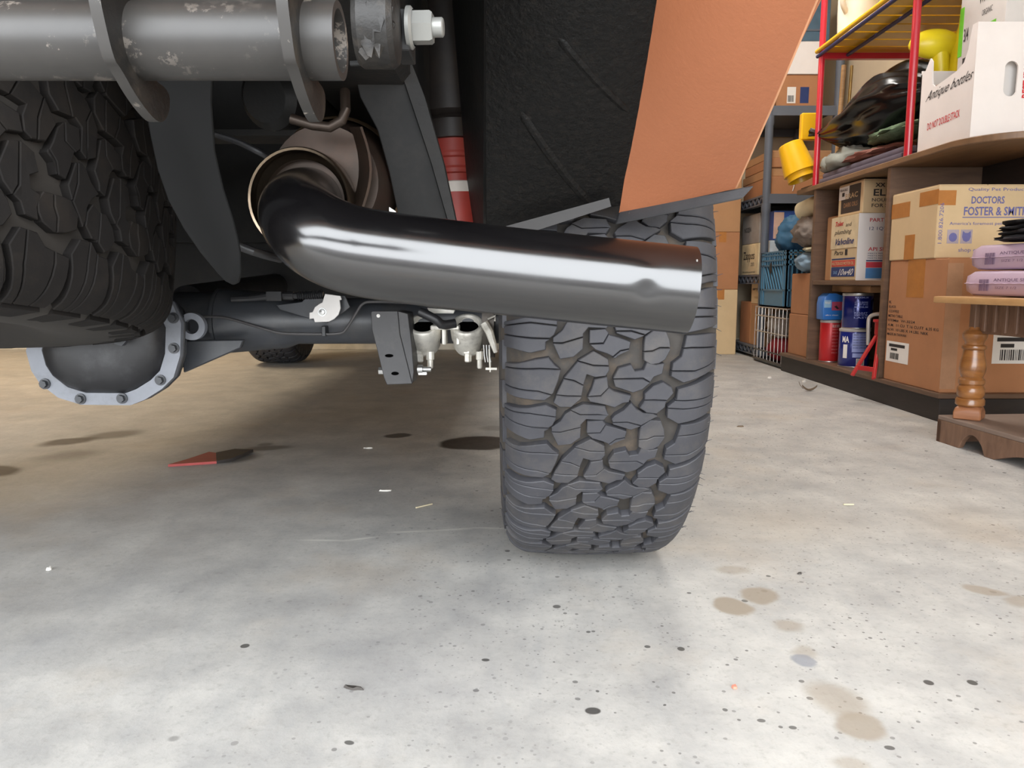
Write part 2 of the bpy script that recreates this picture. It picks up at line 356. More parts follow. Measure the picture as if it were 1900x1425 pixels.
# --- tires: tread traced as one repeating pitch of blocks with sipes
NP = 21; PITCH = 2*math.pi*RT/NP
BL = [  # polygon (photo units, 790 per pitch), sipes
 ([(-40, 425), (110, 412), (300, 362), (400, 345), (450, 405), (500, 448), (480, 530), (440, 640), (375, 700), (120, 695), (-40, 690)], [[(-120, 460), (340, 432), (560, 438)], [(-120, 622), (320, 630), (460, 668)]]),
 ([(-60, 835), (80, 822), (240, 795), (385, 762), (470, 800), (465, 880), (440, 935), (372, 995), (372, 1055), (250, 1082), (90, 1055), (-60, 1050)], [[(-120, 872), (250, 836), (520, 866)], [(-120, 940), (260, 965), (420, 970)]]),
 ([(622, 792), (705, 750), (885, 765), (908, 830), (880, 875), (730, 868), (682, 925), (682, 1050), (610, 1112), (505, 1130), (452, 1010), (450, 965), (525, 905), (562, 838)], [[(590, 790), (680, 836), (940, 832)], [(500, 915), (590, 902), (720, 936)], [(420, 1004), (520, 1006), (720, 946)]]),
 ([(662, 362), (780, 290), (895, 355), (905, 440), (880, 482), (800, 492), (722, 468), (694, 560), (676, 685), (600, 758), (508, 758), (462, 726), (492, 640), (548, 510)], [[(620, 355), (780, 402), (940, 405)], [(510, 510), (620, 532), (720, 582)], [(440, 655), (560, 668), (720, 668)]]),
 ([(800, 528), (892, 505), (902, 590), (955, 632), (1098, 668), (1082, 712), (1036, 718), (970, 758), (890, 732), (768, 708), (748, 680), (782, 600)], [[(720, 672), (850, 664), (940, 560)]]),
 ([(752, 905), (870, 896), (905, 945), (1000, 972), (1078, 1000), (1068, 1056), (1002, 1072), (962, 1122), (892, 1082), (798, 1052), (752, 1000)], [[(720, 1014), (860, 1006), (915, 905)], [(930, 1130), (1000, 1070), (1100, 1050)]]),
 ([(998, 430), (1092, 402), (1125, 458), (1208, 446), (1230, 385), (1300, 405), (1366, 392), (1352, 466), (1285, 492), (1252, 545), (1195, 598), (1120, 626), (975, 576), (958, 510)], [[(920, 518), (1200, 512), (1300, 570)]]),
 ([(985, 848), (1060, 800), (1110, 735), (1150, 790), (1215, 830), (1300, 838), (1335, 850), (1290, 872), (1200, 928), (1120, 968), (975, 918), (962, 878)], [[(920, 908), (1090, 905), (1240, 950)]]),
 ([(1230, 652), (1300, 585), (1372, 556), (1440, 600), (1456, 642), (1396, 720), (1392, 765), (1330, 818), (1250, 808), (1196, 770), (1232, 712)], [[(1180, 704), (1300, 703), (1440, 712)]]),
 ([(1215, 955), (1290, 898), (1370, 905), (1402, 980), (1412, 1060), (1372, 1138), (1325, 1166), (1262, 1176), (1208, 1142), (1208, 1000)], [[(1170, 1078), (1270, 1072), (1330, 1045), (1450, 1045)]]),
 ([(1560, 160), (1800, 150), (1935, 150), (1935, 455), (1800, 470), (1545, 545), (1445, 492), (1455, 390), (1525, 335), (1548, 240)], [[(1500, 262), (1600, 256), (1990, 268)], [(1400, 450), (1640, 456), (1990, 372)]]),
 ([(1510, 618), (1800, 540), (1940, 525), (1940, 850), (1800, 868), (1530, 918), (1435, 862), (1435, 770), (1505, 705)], [[(1440, 706), (1560, 716), (1990, 712)], [(1400, 778), (1560, 792), (1990, 780)]]),
]
def tpoint(u, v, h):
    a = abs(u); s = 1 if u >= 0 else -1
    if a <= .105: phi = .7*a; x = a; r = RT-.35*a*a
    else:
        p0 = .0735; rho = .05; th = (a-.105)/rho; phi = p0+th
        x = .105+rho*(math.sin(phi)-math.sin(p0)); r = RT-.00386-rho*(math.cos(p0)-math.cos(phi))
    x += h*math.sin(phi); r += h*math.cos(phi); al = v/RT
    return Vector((s*x, -r*math.cos(al), -r*math.sin(al)))
def uv(p): return ((p[0]-945)/850*.139, (p[1]-480)/790*PITCH)
def seg_x(a, b, c, d):
    r = (b[0]-a[0], b[1]-a[1]); s = (d[0]-c[0], d[1]-c[1]); den = r[0]*s[1]-r[1]*s[0]
    if abs(den) < 1e-12: return None
    t = ((c[0]-a[0])*s[1]-(c[1]-a[1])*s[0])/den; q = ((c[0]-a[0])*r[1]-(c[1]-a[1])*r[0])/den
    return (t, q) if 0 <= t <= 1 and 0 <= q < 1 else None
def cut(poly, line, w):
    hits = []; n = len(poly)
    for i in range(len(line)-1):
        for j in range(n):
            h = seg_x(line[i], line[i+1], poly[j], poly[(j+1) % n])
            if h: hits.append((i+h[0], j+h[1]))
    if len(hits) < 2: return [poly]
    hits.sort(); (l0, e0), (l1, e1) = hits[0], hits[-1]
    if int(e0) == int(e1): return [poly]
    def lp(t): i = min(int(t), len(line)-2); f = t-i; return (lerp(line[i][0], line[i+1][0], f), lerp(line[i][1], line[i+1][1], f))
    mid = [lp(l0)]+[line[i] for i in range(1, len(line)-1) if l0 < i < l1]+[lp(l1)]
    def walk(a, b):
        out = []; k = int(a)+1
        while True:
            out.append(poly[k % n])
            if k % n == int(b): break
            k += 1
            if len(out) > n: break
        return out
    A = walk(e0, e1); B = walk(e1, e0); res = []
    for side, m in ((A, mid[::-1]), (B, mid)):
        cv = sum(p[1] for p in side)/len(side); lv = sum(p[1] for p in mid)/len(mid); d = w if cv > lv else -w
        res.append([*side, *[(p[0], p[1]+d) for p in m]])
    return res
def grow(q, d):
    n = len(q); ar = sum(q[i][0]*q[(i+1) % n][1]-q[(i+1) % n][0]*q[i][1] for i in range(n)); sg = 1 if ar > 0 else -1; out = []
    for i in range(n):
        a, b, c = q[i-1], q[i], q[(i+1) % n]; e1 = Vector((b[0]-a[0], b[1]-a[1])).normalized(); e2 = Vector((c[0]-b[0], c[1]-b[1])).normalized()
        nn = Vector((e1.y+e2.y, -e1.x-e2.x)); nn = nn.normalized() if nn.length > 1e-6 else Vector((0, 0)); out.append((b[0]+sg*d*nn.x, b[1]+sg*d*nn.y))
    return out
def block_mb(k, sipes=True):
    poly, cuts = BL[k]; mb = MB(); pieces = [grow([uv(p) for p in poly], .0017)]
    if sipes:
        for c in cuts:
            line = [uv(p) for p in c]; nxt = []
            for pc in pieces: nxt += cut(pc, line, .0007)
            pieces = nxt
    for pc in pieces:
        q = []
        for a, b in zip(pc, pc[1:]+pc[:1]):            # long edges follow the curve of the tire
            L = math.hypot(b[0]-a[0], b[1]-a[1]); n = max(1, int(L/.022))
            if L < 1e-5: continue
            q += [(lerp(a[0], b[0], i/n), lerp(a[1], b[1], i/n)) for i in range(n)]
        if len(q) < 3: continue
        ar = sum(q[i][0]*q[(i+1) % len(q)][1]-q[(i+1) % len(q)][0]*q[i][1] for i in range(len(q)))
        if ar < 0: q = q[::-1]
        n = len(q); off = []
        for i in range(n):
            a, b, c = q[i-1], q[i], q[(i+1) % n]
            e1 = Vector((b[0]-a[0], b[1]-a[1])); e2 = Vector((c[0]-b[0], c[1]-b[1]))
            nn = Vector((e1.y, -e1.x)).normalized()+Vector((e2.y, -e2.x)).normalized()
            off.append(nn.normalized() if nn.length > 1e-6 else Vector((0, 0)))
        def ring(d, h): return [Vector((q[i][0]+off[i].x*d, q[i][1]+off[i].y*d, h)) for i in range(n)]
        vs = ring(.0012 if not sipes or len(pieces) == 1 else .0004, -.0125)+ring(0, -.0012)+ring(-.0011, 0)
        fs = [(r*n+i, r*n+(i+1) % n, (r+1)*n+(i+1) % n, (r+1)*n+i) for r in range(2) for i in range(n)]
        fs.append(list(range(2*n, 3*n))); mb.add(vs, [f[::-1] for f in fs])
    bm = bmesh.new(); bv = [bm.verts.new(v) for v in mb.v]
    for f in mb.f: bm.faces.new([bv[i] for i in f])
    bmesh.ops.triangulate(bm, faces=[f for f in bm.faces if len(f.verts) > 4], ngon_method='EAR_CLIP')
    if max(abs(v.co.x) for v in bm.verts) > .11:
        for u0 in (.108, .120, .131, .141, .150):
            for sg in (-1, 1): bmesh.ops.bisect_plane(bm, geom=bm.verts[:]+bm.edges[:]+bm.faces[:], plane_co=(sg*u0, 0, 0), plane_no=(1, 0, 0), dist=1e-6)
    bm.verts.index_update(); out = MB(); out.add([tpoint(v.co.x, v.co.y, v.co.z) for v in bm.verts], [[v.index for v in f.verts] for f in bm.faces]); bm.free()
    return out
BMESH = []
for k in range(len(BL)):
    o = block_mb(k).build('tread_block', rubber, None, local=True, angle=28, recalc=True); BMESH.append(o.data); bpy.data.objects.remove(o)
rubber_s = mat('shaded_spare_rubber', (28, 26, 25), .75, var=.2, scale=18, dirt=(48, 42, 36), dirtamt=.4, bump=.12, bscale=220, spec=.15); rubber_sd = mat('shaded_spare_groove', (38, 34, 30), .8, var=.2)  # tire rubber darkened: shade beneath the truck put into the spare's colour
BSPARE = []
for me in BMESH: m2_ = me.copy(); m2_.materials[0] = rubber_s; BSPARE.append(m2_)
def carcass():
    mb = MB(); pr = []
    us = [i/12*.15 for i in range(13)]
    side = [(tpoint(u, 0, -.0115).x, -tpoint(u, 0, -.0115).y) for u in us]
    side += [(.152, .385), (.157, .35), (.158, .315), (.152, .275), (.138, .245), (.125, .232)]
    prof = [(-x, r) for x, r in side[::-1]]+side[1:]
    mb.lathe([(r, x) for x, r in prof], (0, 0, 0), (1, 0, 0), 96, cap=False)
    return mb
def side_lugs(sgn):
    mb = MB()
    for k in range(NP):
        for dv, L, w in ((.06, .36, .04), (.56, .36, .03)):
            v0 = (k+dv)*PITCH; v1 = v0+L*PITCH; n = 4
            def pt(a, b, h):
                r = lerp(.392, .392-w, a); x = .1505+.005*a; al = lerp(v0+.006*a, v1-.004*a, b)/RT
                return (sgn*(x+h), -r*math.cos(al), -r*math.sin(al))
            vs = [pt(a, b, h) for h in (-.006, .0012) for a, b in ((0, 0), (0, 1), (1, .9), (1, .1))]
            mb.add(vs, [(0, 1, 2, 3), (7, 6, 5, 4), (0, 4, 5, 1), (1, 5, 6, 2), (2, 6, 7, 3), (3, 7, 4, 0)])
    return mb
rim_black = mat('black_alloy', (30, 30, 32), .35, .4, var=.1)
def wheel(name, M, detail, label=None, roll=0):
    WMl = WM[truck.name].inverted() @ M
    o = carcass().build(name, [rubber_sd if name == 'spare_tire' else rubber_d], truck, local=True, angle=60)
    o.matrix_basis = WMl; WM[o.name] = M.copy()
    if label: o['label'] = label
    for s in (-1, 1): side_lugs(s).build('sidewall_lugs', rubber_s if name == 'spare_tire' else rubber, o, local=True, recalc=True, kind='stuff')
    r = MB(); r.lathe([(.232, -.12), (.238, -.125), (.238, -.118), (.215, -.105), (.205, -.06), (.205, .08), (.225, .118), (.238, .125), (.238, .13), (.228, .128)], (0, 0, 0), (1, 0, 0), 48, cap=False)
    r.lathe([(.07, .05), (.075, .075), (.03, .078), (.0, .078)], (0, 0, 0), (1, 0, 0), 24, cap=False)
    for i in range(8):
        a = i*math.pi/4; d = Vector((0, math.cos(a), math.sin(a))); r.beam(d*.05+Vector((.062, 0, 0)), d*.215+Vector((.085, 0, 0)), .045, .02, up=(1, 0, 0))
    r.build('wheel_rim', rim_black, o, local=True)
    if detail:
        for k in range(NP):
            for me in (BSPARE if name == 'spare_tire' else BMESH):
                b = bpy.data.objects.new('tread_block', me); COL.objects.link(b); b.parent = o
                b.rotation_euler = (roll+k*2*math.pi/NP, 0, 0)
    else:
        mb = MB()
        for q in range(len(BL)):
            s = block_mb(q, False)
            for k in range(NP):
                R = Matrix.Rotation(k*2*math.pi/NP, 3, 'X'); mb.add([R @ v for v in s.v], s.f)
        mb.build('tread', rubber, o, local=True, angle=28, recalc=True, kind='stuff')
    return o
TX = .138
PHASE = .12
rt_ = wheel('rear_tire', Matrix.Translation((TX, YA, ZA)), True, 'dusty black all-terrain tire standing on the floor under the orange fender', roll=PHASE)
hr = MB()
for k in range(30):
    al = -.9+k*.068+.02*math.sin(k*5.1); p = tpoint(.150+.01*(k % 3), al*RT, 0); d = Vector((.008, .003*math.sin(k*3), .004*math.cos(k*7)))
    hr.tube([p, p+d], [.0006, .0003], 5)
hro = hr.build('rubber_hairs', rubber, rt_, local=True, kind='stuff')
TL = 2*XC-TX
Fl = Matrix.Rotation(math.pi, 4, 'Z')
wheel('rear_tire', Matrix.Translation((TL, YA, ZA)) @ Fl, False, 'all-terrain tire at the other end of the rear axle')
YF = YA+3.47
wheel('front_tire', Matrix.Translation((TL, YF, ZA)) @ Fl, False, 'far front tire seen under the axle')
wheel('front_tire', Matrix.Translation((TX, YF, ZA)), False, 'front tire in line behind the rear tire')
spare_M = Matrix.Translation((-.835, .90, .615)) @ Matrix.Rotation(math.radians(-9), 4, 'X') @ Matrix.Rotation(math.radians(90), 4, 'Y') @ Matrix.Rotation(math.radians(-50), 4, 'X') @ Matrix.Diagonal((1, .95, .95, 1))
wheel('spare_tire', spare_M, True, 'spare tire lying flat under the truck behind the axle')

# --- rear bumper tube with gusset plates
sc_dark = mat('scuffed_bumper_paint', (44, 42, 40), .42, var=.12, scale=14, dirt=(104, 98, 92), dirtamt=.25, bump=.12, bscale=90)
sc_plate = mat('muddy_plate', (21, 19, 17), .55, var=.3, scale=30, dirt=(70, 62, 52), dirtamt=.5, bump=.5, bscale=90)
def chipped(name, base, chips, sc=1.0, amt=.8, rough=.42):
    t = NT(name); f = t.noise(18, 5); c = t.ramp(f, .3, .7, tuple(v*.8 for v in lin(base)), tuple(v*1.25 for v in lin(base)))
    n = t.noise(55*sc, 6, .75); m = t.ramp(n, .585, .62); big = t.ramp(t.noise(7, 3), .40, .52)
    c = t.mix(t.math('MULTIPLY', t.math('MULTIPLY', m, big), amt), c, lin(chips)); t.link(c, t.b.inputs['Base Color']); t.b.inputs['Roughness'].default_value = rough; t.bump(f, .1); return t.m
sc_dark = chipped('scuffed_bumper_paint2', (44, 42, 40), (120, 112, 104), .9); chipm = chipped('chipped_edge', (44, 42, 40), (150, 142, 132), .5, .9, .6)
YT = .44
def tz(y, Y): return at(0, y, Y).z
zt0, zt1 = tz(165, YT+.02), tz(10, YT+.005); RB = (zt1-zt0)/2; ZT = (zt0+zt1)/2
XE = at(632, 80, YT).x
bum = MB(); bum.tube([(-1.6, YT+.1, ZT), (-1.35, YT+.02, ZT), (-1.2, YT, ZT), (-.6, YT, ZT), (XE, YT, ZT)], RB, 40, hollow=.004)
bumper = part(bum, 'rear_bumper', sc_dark, label='scuffed grey tube bumper')
def gusset(x, th, ex=1.0):
    pts = []                                            # outline in the Y-Z plane, lobe drops below the tube
    for a in range(-60, 200, 12):
        t = math.radians(a); r = RB*1.62*ex
        pts.append((YT-.006+r*1.06*math.cos(t), ZT+.012+r*math.sin(t)))
    pts += [(YT-RB*1.52*ex, ZT-.018), (YT-RB*1.2, ZT-RB*1.0), (YT-RB*.4, ZT-RB*1.55), (YT+RB*.6, ZT-RB*1.95), (YT+RB*1.15, ZT-RB*1.9), (YT+RB*1.6, ZT-RB*1.5), (YT+RB*1.7, ZT-RB*.9)]
    for _ in range(2):
        pts = [((a[0]*w+b[0]*(1-w)), (a[1]*w+b[1]*(1-w))) for a, b in zip(pts, pts[1:]+pts[:1]) for w in (.75, .25)]
    g = MB(); g.prism(pts, (x, 0, 0), (0, 1, 0), (0, 0, 1), th); g.mi = [0, 0]+[1]*(len(g.f)-2); return g
for gx in (at(262, 100, YT).x, at(575, 100, YT).x):
    part(gusset(gx-.006, .006), 'gusset_plate', [sc_plate, chipm], bumper)
for gx in (-.62, -.9, -1.15):
    part(MB().beam((gx-.012, YT+.01, ZT), (gx-.012, .66, .79), .012, .07), 'bumper_arm', sc_plate, bumper)
    part(gusset(gx, .006), 'gusset_plate', [sc_plate, chipm], bumper)

# --- frame, bed and body
part(MB().box(-.24, -.115, .56, 5.3, .735, .90), 'frame_rail', frameblack, bevel=.01)
part(MB().box(2*XC+.115, 2*XC+.24, .56, 5.3, .735, .90), 'frame_rail', frameblack, bevel=.01)
for y in (.62, 1.25, 2.2, 3.2, 4.3): part(MB().box(2*XC+.1, -.1, y, y+.09, .74, .86), 'crossmember', frameblack, bevel=.008)
orange = mat('copper_orange_paint', (168, 104, 70), .55, var=.05, scale=5, bump=.18, bscale=160, coat=.1)
part(MB().box(2*XC-.26, .26, .50, 2.15, .90, .94), 'bed_floor', frameblack)
A0, A1 = at(1532, -50, .66), at(1364, 345, .94); B0, B1 = at(1225, -50, .79), at(1150, 392, 1.04)
def bedside(x, t):
    arch = [(YA+.58*math.cos(a), ZA+.14+.56*math.sin(a)) for a in [math.pi*i/14 for i in range(15)]]
    dz = (A0.z-A1.z)/(A0.y-A1.y)
    pts = [(.46, 1.42), (.46, A0.z+dz*(.46-A0.y)+.006), (A0.y, A0.z+.006), (A1.y, A1.z+.006)]+[p for p in arch[::-1] if p[1] > .68 and p[0] > .95]+[(2.07, .6), (2.16, .62), (2.16, 1.42)]
    g = MB(); g.prism(pts, (x, 0, 0), (0, 1, 0), (0, 0, 1), t); return g
part(bedside(A1.x-.014, .013), 'bed_side', orange, bevel=.003); part(bedside(2*XC-A1.x, .013), 'bed_side', orange, bevel=.003)
tg = MB(); tg.box(2*XC-.26, .26, .44, .50, .92, 1.42); part(tg, 'tailgate', orange, bevel=.012)
cab = MB(); cab.prism([(2.2, .81), (2.2, 1.45), (2.3, 1.82), (3.6, 1.85), (4.15, 1.38), (5.5, 1.28), (5.62, 1.15), (5.62, .85), (5.4, .81)], (2*XC-.24, 0, 0), (0, 1, 0), (0, 0, 1), .48-2*XC)
part(cab, 'cab', orange, bevel=.03)
ub = MB(); ub.box(2*XC+.26, -.26, 2.2, 3.2, .40, .72); ub.box(-.95, -.4, 3.3, 4.6, .42, .74); ub.box(2*XC-.1, .1, 4.6, 5.5, .55, .8); ub.box(2*XC-.2, .15, 2.16, 5.4, .74, .8)
part(ub, 'underbody', frameblack, bevel=.02)
part(MB().box(2*XC-.25, .25, 2.155, 2.19, .62, 1.43), 'bulkhead', frameblack)
part(MB().tube([(-.67, 1.6, .47), (-.67, 3.4, .56)], .035, 16), 'driveshaft', blackpaint)

# inner quarter panel: painted return of the bed side, black trim under it, splash liner inboard
A0, A1 = at(1532, -50, .66), at(1364, 345, .94); B0, B1 = at(1225, -50, .79), at(1150, 392, 1.04)
def quad(a0, a1, b0, b1, bul):
    def fn(u, v):
        p = lerp(lerp(b0, a0, u), lerp(b1, a1, u), v); k = math.sin(math.pi*u)*bul*(1-v**3)
        return p+Vector((-.2*k, -.8*k, -.5*k))+Vector((0, -.35, -.2))*bul*math.sin(math.pi*v)
    return fn
part(MB().sheet(quad(A0+(A0-A1)*.5, A1, B0+(B0-B1)*.5, B1, .012), 12, 16, .004), 'quarter_panel', orange, label='copper orange inner quarter panel', angle=60)
part(MB().tube([A0+(A0-A1)*.5, A0, lerp(A0, A1, .5)+Vector((0, -.002, -.002)), A1], .0032, 8), 'panel_hem', mat('hem_orange', (206, 150, 112), .4))
trim = mat('trim_plastic', (58, 58, 60), .55, var=.12, scale=30, bump=.2, bscale=120)
lip = MB(); q0, q1 = at(1143, 414, 1.035), at(1366, 366, .94)
lip.add([at(1150, 390, 1.036), at(1400, 344, .925), at(1378, 368, .93), at(1143, 416, 1.036)]+[p+Vector((0, .012, 0)) for p in (at(1150, 390, 1.036), at(1400, 344, .925), at(1378, 368, .93), at(1143, 416, 1.036))],
        [(3, 2, 1, 0), (4, 5, 6, 7), (0, 1, 5, 4), (1, 2, 6, 5), (2, 3, 7, 6), (3, 0, 4, 7)])
lipo = part(lip, 'fender_trim', trim, bevel=.0015, recalc=True)
c0 = at(1176, 398, 1.03)
s = MB(); s.lathe([(.0, 0), (.006, 0), (.007, -.003), (.0, -.003)][::-1], c0+Vector((0, -.001, 0)), (0, 1, 0), 12, cap=False); part(s, 'clip', blackpaint, lipo)
liner_m = mat('textured_black_plastic', (9, 8, 7), .55, var=.4, scale=160, bump=1.0, bscale=150, dirt=(38, 33, 28), dirtamt=.4, spec=.25)
L00, L01 = at(906, -60, .83), at(903, 432, 1.06); R00, R01 = B0, at(1152, 376, 1.03)
lf = quad(R00+(R00-R01)*.4, R01, L00+(L00-L01)*.4, L01, .018)
liner = part(MB().sheet(lf, 14, 20, .004), 'wheel_liner', liner_m, angle=60)
def lp(u, v, e=.0): return Vector(lf(u, v))+Vector((0, -1, -.3))*e
for (u0, v0), (u1, v1), r in (((.42, .40), (.97, .66), .007), ((.20, .58), (.80, .985), .008), ((.24, .50), (.95, .86), .004)):
    part(MB().tube([lp(lerp(u0, u1, i/8), lerp(v0, v1, i/8), -.2*r) for i in range(9)], [r*.3]+[r]*7+[r*.5], 10), 'rib', liner_m, liner)
ll = MB(); P4 = [at(908, 428, 1.025), at(1130, 367, 1.0), at(1134, 383, 1.0), at(985, 431, 1.015)]
ll.add(P4+[p+Vector((0, .006, .0)) for p in P4], [(3, 2, 1, 0), (4, 5, 6, 7), (0, 1, 5, 4), (1, 2, 6, 5), (2, 3, 7, 6), (3, 0, 4, 7)])
part(ll, 'liner_flange', mat('flange_grey', (46, 44, 43), .6, var=.12, scale=30), liner, recalc=True)
# inner body wall left of the liner
part(MB().sheet(quad(at(905, -80, .86), at(902, 430, 1.08), at(838, -80, 1.02), at(880, 440, 1.18), .004), 4, 8, .004), 'inner_brace', frameblack)

# --- exhaust: muffler, outlet and black tail pipe
bronze = mat('heat_stained_steel', (62, 52, 45), .42, .6, var=.3, scale=9, dirt=(86, 62, 50), dirtamt=.5)
bright = mat('polished_stainless', (120, 106, 90), .22, .95, var=.1)
mc = at(556, 372, .90)
mu = MB(); ax = Vector((.02, 1, .06)).normalized()
mu.lathe([(.063, .03), (.067, .05), (.074, .09), (.078, .11), (.078, .42), (.06, .46)], mc+Vector((.022, 0, .024)), ax, 40)
muf = part(mu, 'muffler', bronze, label='heat-stained steel muffler')
part(MB().lathe([(.0785, .09), (.083, .10), (.083, .125), (.079, .135)], mc+Vector((.022, 0, .024)), ax, 40, cap=False), 'weld_seam', mat('weld', (150, 126, 98), .4, .7, var=.3, scale=40), muf)
ring = MB(); ring.lathe([(.052, .05), (.0585, .04), (.0595, 0), (.058, -.004), (.0555, -.003), (.054, .012), (.047, .02), (.0455, .06)], mc, ax, 48, cap=False)
part(ring, 'outlet_collar', bright, muf)
hk = MB(); hk.tube([at(540, 220, .86), at(580, 232, .86), at(612, 236, .86), at(634, 224, .86), at(641, 205, .86), at(640, 170, .88)], .0055, 12)
part(hk, 'hanger_rod', bronze, muf)
hb = MB(); hb.sheet(lambda u, v: at(lerp(652, 672, u)+18*math.sin(math.pi*v), lerp(235, 395, v), .93-.02*u), 3, 10, .003); part(hb, 'heat_shield', bronze, muf)
m2 = MB(); m2.lathe([(.03, 0), (.06, .02), (.07, .06), (.07, .3)], at(665, 395, 1.02), (.0, 1, .05), 32); part(m2, 'resonator', mat('tan_steel', (104, 80, 62), .45, .6, var=.15), muf)
pipe_m = NT('satin_black_pipe'); pb = pipe_m.b
pb.inputs['Base Color'].default_value = (*lin((10, 9, 10)), 1); pb.inputs['Coat Weight'].default_value = 0; pb.inputs['Coat Roughness'].default_value = .22
pb.inputs['Specular IOR Level'].default_value = .6; pb.inputs['IOR'].default_value = 1.75
pipe_m.link(pipe_m.ramp(pipe_m.noise(14, 4), .3, .7, (.15,)*3, (.22,)*3), pb.inputs['Roughness'])
YP = .72; RP = .0405
pc = [mc+ax*.10, mc+ax*.03, at(553, 388, .84), at(556, 404, .79), at(572, 424, .745), at(605, 447, .722), at(650, 464, YP-.004), at(700, 474, YP-.006), at(800, 487, YP-.004), at(950, 505, YP), at(1100, 521, YP)]+[at(x, 521+(x-1100)*.102, YP) for x in range(1112, 1288, 12)]
def smooth_path(P, it=2):
    P = [Vector(p) for p in P]
    for _ in range(it):
        Q = [P[0]]
        for a, b in zip(P, P[1:]): Q += [a*.75+b*.25, a*.25+b*.75]
        P = Q+[P[-1]]
    return P
pp = MB(); pp.tube(smooth_path(pc), RP, 72, hollow=.002)
dn = at(1200, 536, YP-RP); up_ = at(1202, 508, YP-RP*.96)
pp.v = [p+Vector((0, .0016, 0))*math.exp(-(p-dn).length_squared/(2*.007**2))+Vector((0, -.0009, .0003))*math.exp(-(p-up_).length_squared/(2*.008**2)) for p in pp.v]
pipe = part(pp, 'tail_pipe', pipe_m.m, label='satin black exhaust tail pipe crossing in front of the tire', angle=50)
chip = MB()
for (x, y, r) in ((1296, 490, .0022), (1294, 497, .0028), (1293, 484, .0015), (1292, 508, .0016)): chip.blob(at(x, y, YP-.03), (r*.7, .002, r), 8, .3, seed=x)
part(chip, 'paint_chip', steel, pipe)

# --- dark tongue plate, hanger plate, shock, bracket bolt
plate_m = mat('grey_shield_plate', (36, 36, 36), .7, var=.12, scale=20, dirt=(74, 70, 66), dirtamt=.2, spec=.3)
def ppoly(pts, Y, th, tilt=0):
    g = MB(); P = [at(x, y, Y+tilt*(y-300)) for x, y in pts]; n = len(P); B = [p+Vector((0, th, 0)) for p in P]
    g.add(P+B, [list(range(n)), list(range(n, 2*n))[::-1]]+[(i, n+i, n+(i+1) % n, (i+1) % n) for i in range(n)]); return g
tg = ppoly([(268, 190), (278, 250), (292, 315), (312, 372), (340, 424), (372, 470), (404, 508), (418, 522), (432, 529), (443, 524), (447, 505), (446, 470), (441, 440), (432, 405), (414, 350), (398, 280), (392, 190), (396, 60), (268, 60)], .80, .004, .0002)
part(tg, 'shield_tongue', mat('dark_shield', (17, 17, 17), .75, var=.1, spec=.2), bevel=.001, recalc=True)
hp = ppoly([(650, 100), (742, 100), (750, 150), (770, 210), (800, 300), (832, 412), (742, 412), (722, 320), (700, 240), (668, 180)], .95, .004, .0002)
hpo = part(hp, 'hanger_plate', plate_m, bevel=.001, recalc=True)
part(ppoly([(744, 104), (764, 118), (788, 180), (822, 300), (846, 412), (832, 412), (800, 300), (770, 210), (750, 150)], .945, .03, .0002), 'plate_flange', frameblack, hpo, recalc=True)
st = ppoly([(722, 384), (734, 392), (740, 410), (722, 410)], .942, .001); part(st, 'sticker', paper, hpo, recalc=True)
shock_m = mat('shock_body', (44, 38, 35), .5, var=.3, scale=20, dirt=(70, 58, 48), dirtamt=.4)
sb, stp = at(848, 440, 1.17), at(838, 258, 1.17); sd = (stp-sb).normalized(); SL = (stp-sb).length
red = mat('red_boot_rubber', (150, 52, 42), .5, var=.15, scale=15)
sh = MB(); sh.lathe([(.037, 0), (.037, SL*.62), (.034, SL*.64), (.034, SL*.68), (.037, SL*.70), (.037, SL*.78), (.035, SL*.8), (.035, SL*.83), (.037, SL*.85), (.036, SL*.97), (.03, SL)], sb, sd, 32)
sho = part(sh, 'shock_absorber', red, label='red rubber shock boot')
part(MB().lathe([(.0372, SL*.44), (.0385, SL*.45), (.0385, SL*.54), (.0372, SL*.55)], sb, sd, 32, cap=False), 'white_band', mat('white_band_plastic', (206, 196, 186), .5), sho)
part(MB().lathe([(.03, SL*.97), (.041, SL*.98), (.041, SL*1.16), (.036, SL*1.2), (.05, SL*1.24), (.05, SL*2.3)], sb, sd, 32), 'shock_cap', shock_m, sho)
fb = MB(); fb.lathe([(.0, 0), (.028, 0), (.031, .004), (.031, .026), (.028, .03), (0, .03)], at(664, 48, .62), (1, 0, 0), 28, cap=False)
fb.blob(at(692, 30, .60), (.014, .010, .026), 18, .5, 4, 3)
part(fb, 'spring_bushing', sc_plate)
bo = MB(); bc = at(735, 54, .66)
part(MB().box(bc.x, bc.x+.012, bc.y-.012, bc.y+.03, bc.z-.02, bc.z+.012), 'bolt_bracket', plate_m, bevel=.001)
nut = MB(); b2 = at(757, 52, .655)
nut.lathe([(.0, 0), (.0165, 0), (.0165, .003), (.014, .005)], b2, (1, -.06, 0), 28, cap=False)
nut.lathe([(.0132, .004), (.0132, .0185), (.0118, .0205), (0, .0205)], b2, (1, -.06, 0), 6, a0=.30, cap=False)
nut.lathe([(.0076, .0195), (.0076, .028), (.0065, .029), (0, .029)], b2, (1, -.06, 0), 16, cap=False)
part(nut, 'flange_nut', mat('zinc_nut', (136, 136, 132), .4, .35, var=.08))
hn = MB(); hn.tube([at(650, 118, .66), at(690, 116, .66), at(715, 104, .66), at(728, 82, .66)], .0022, 8); part(hn, 'wire_loop', plate_m)
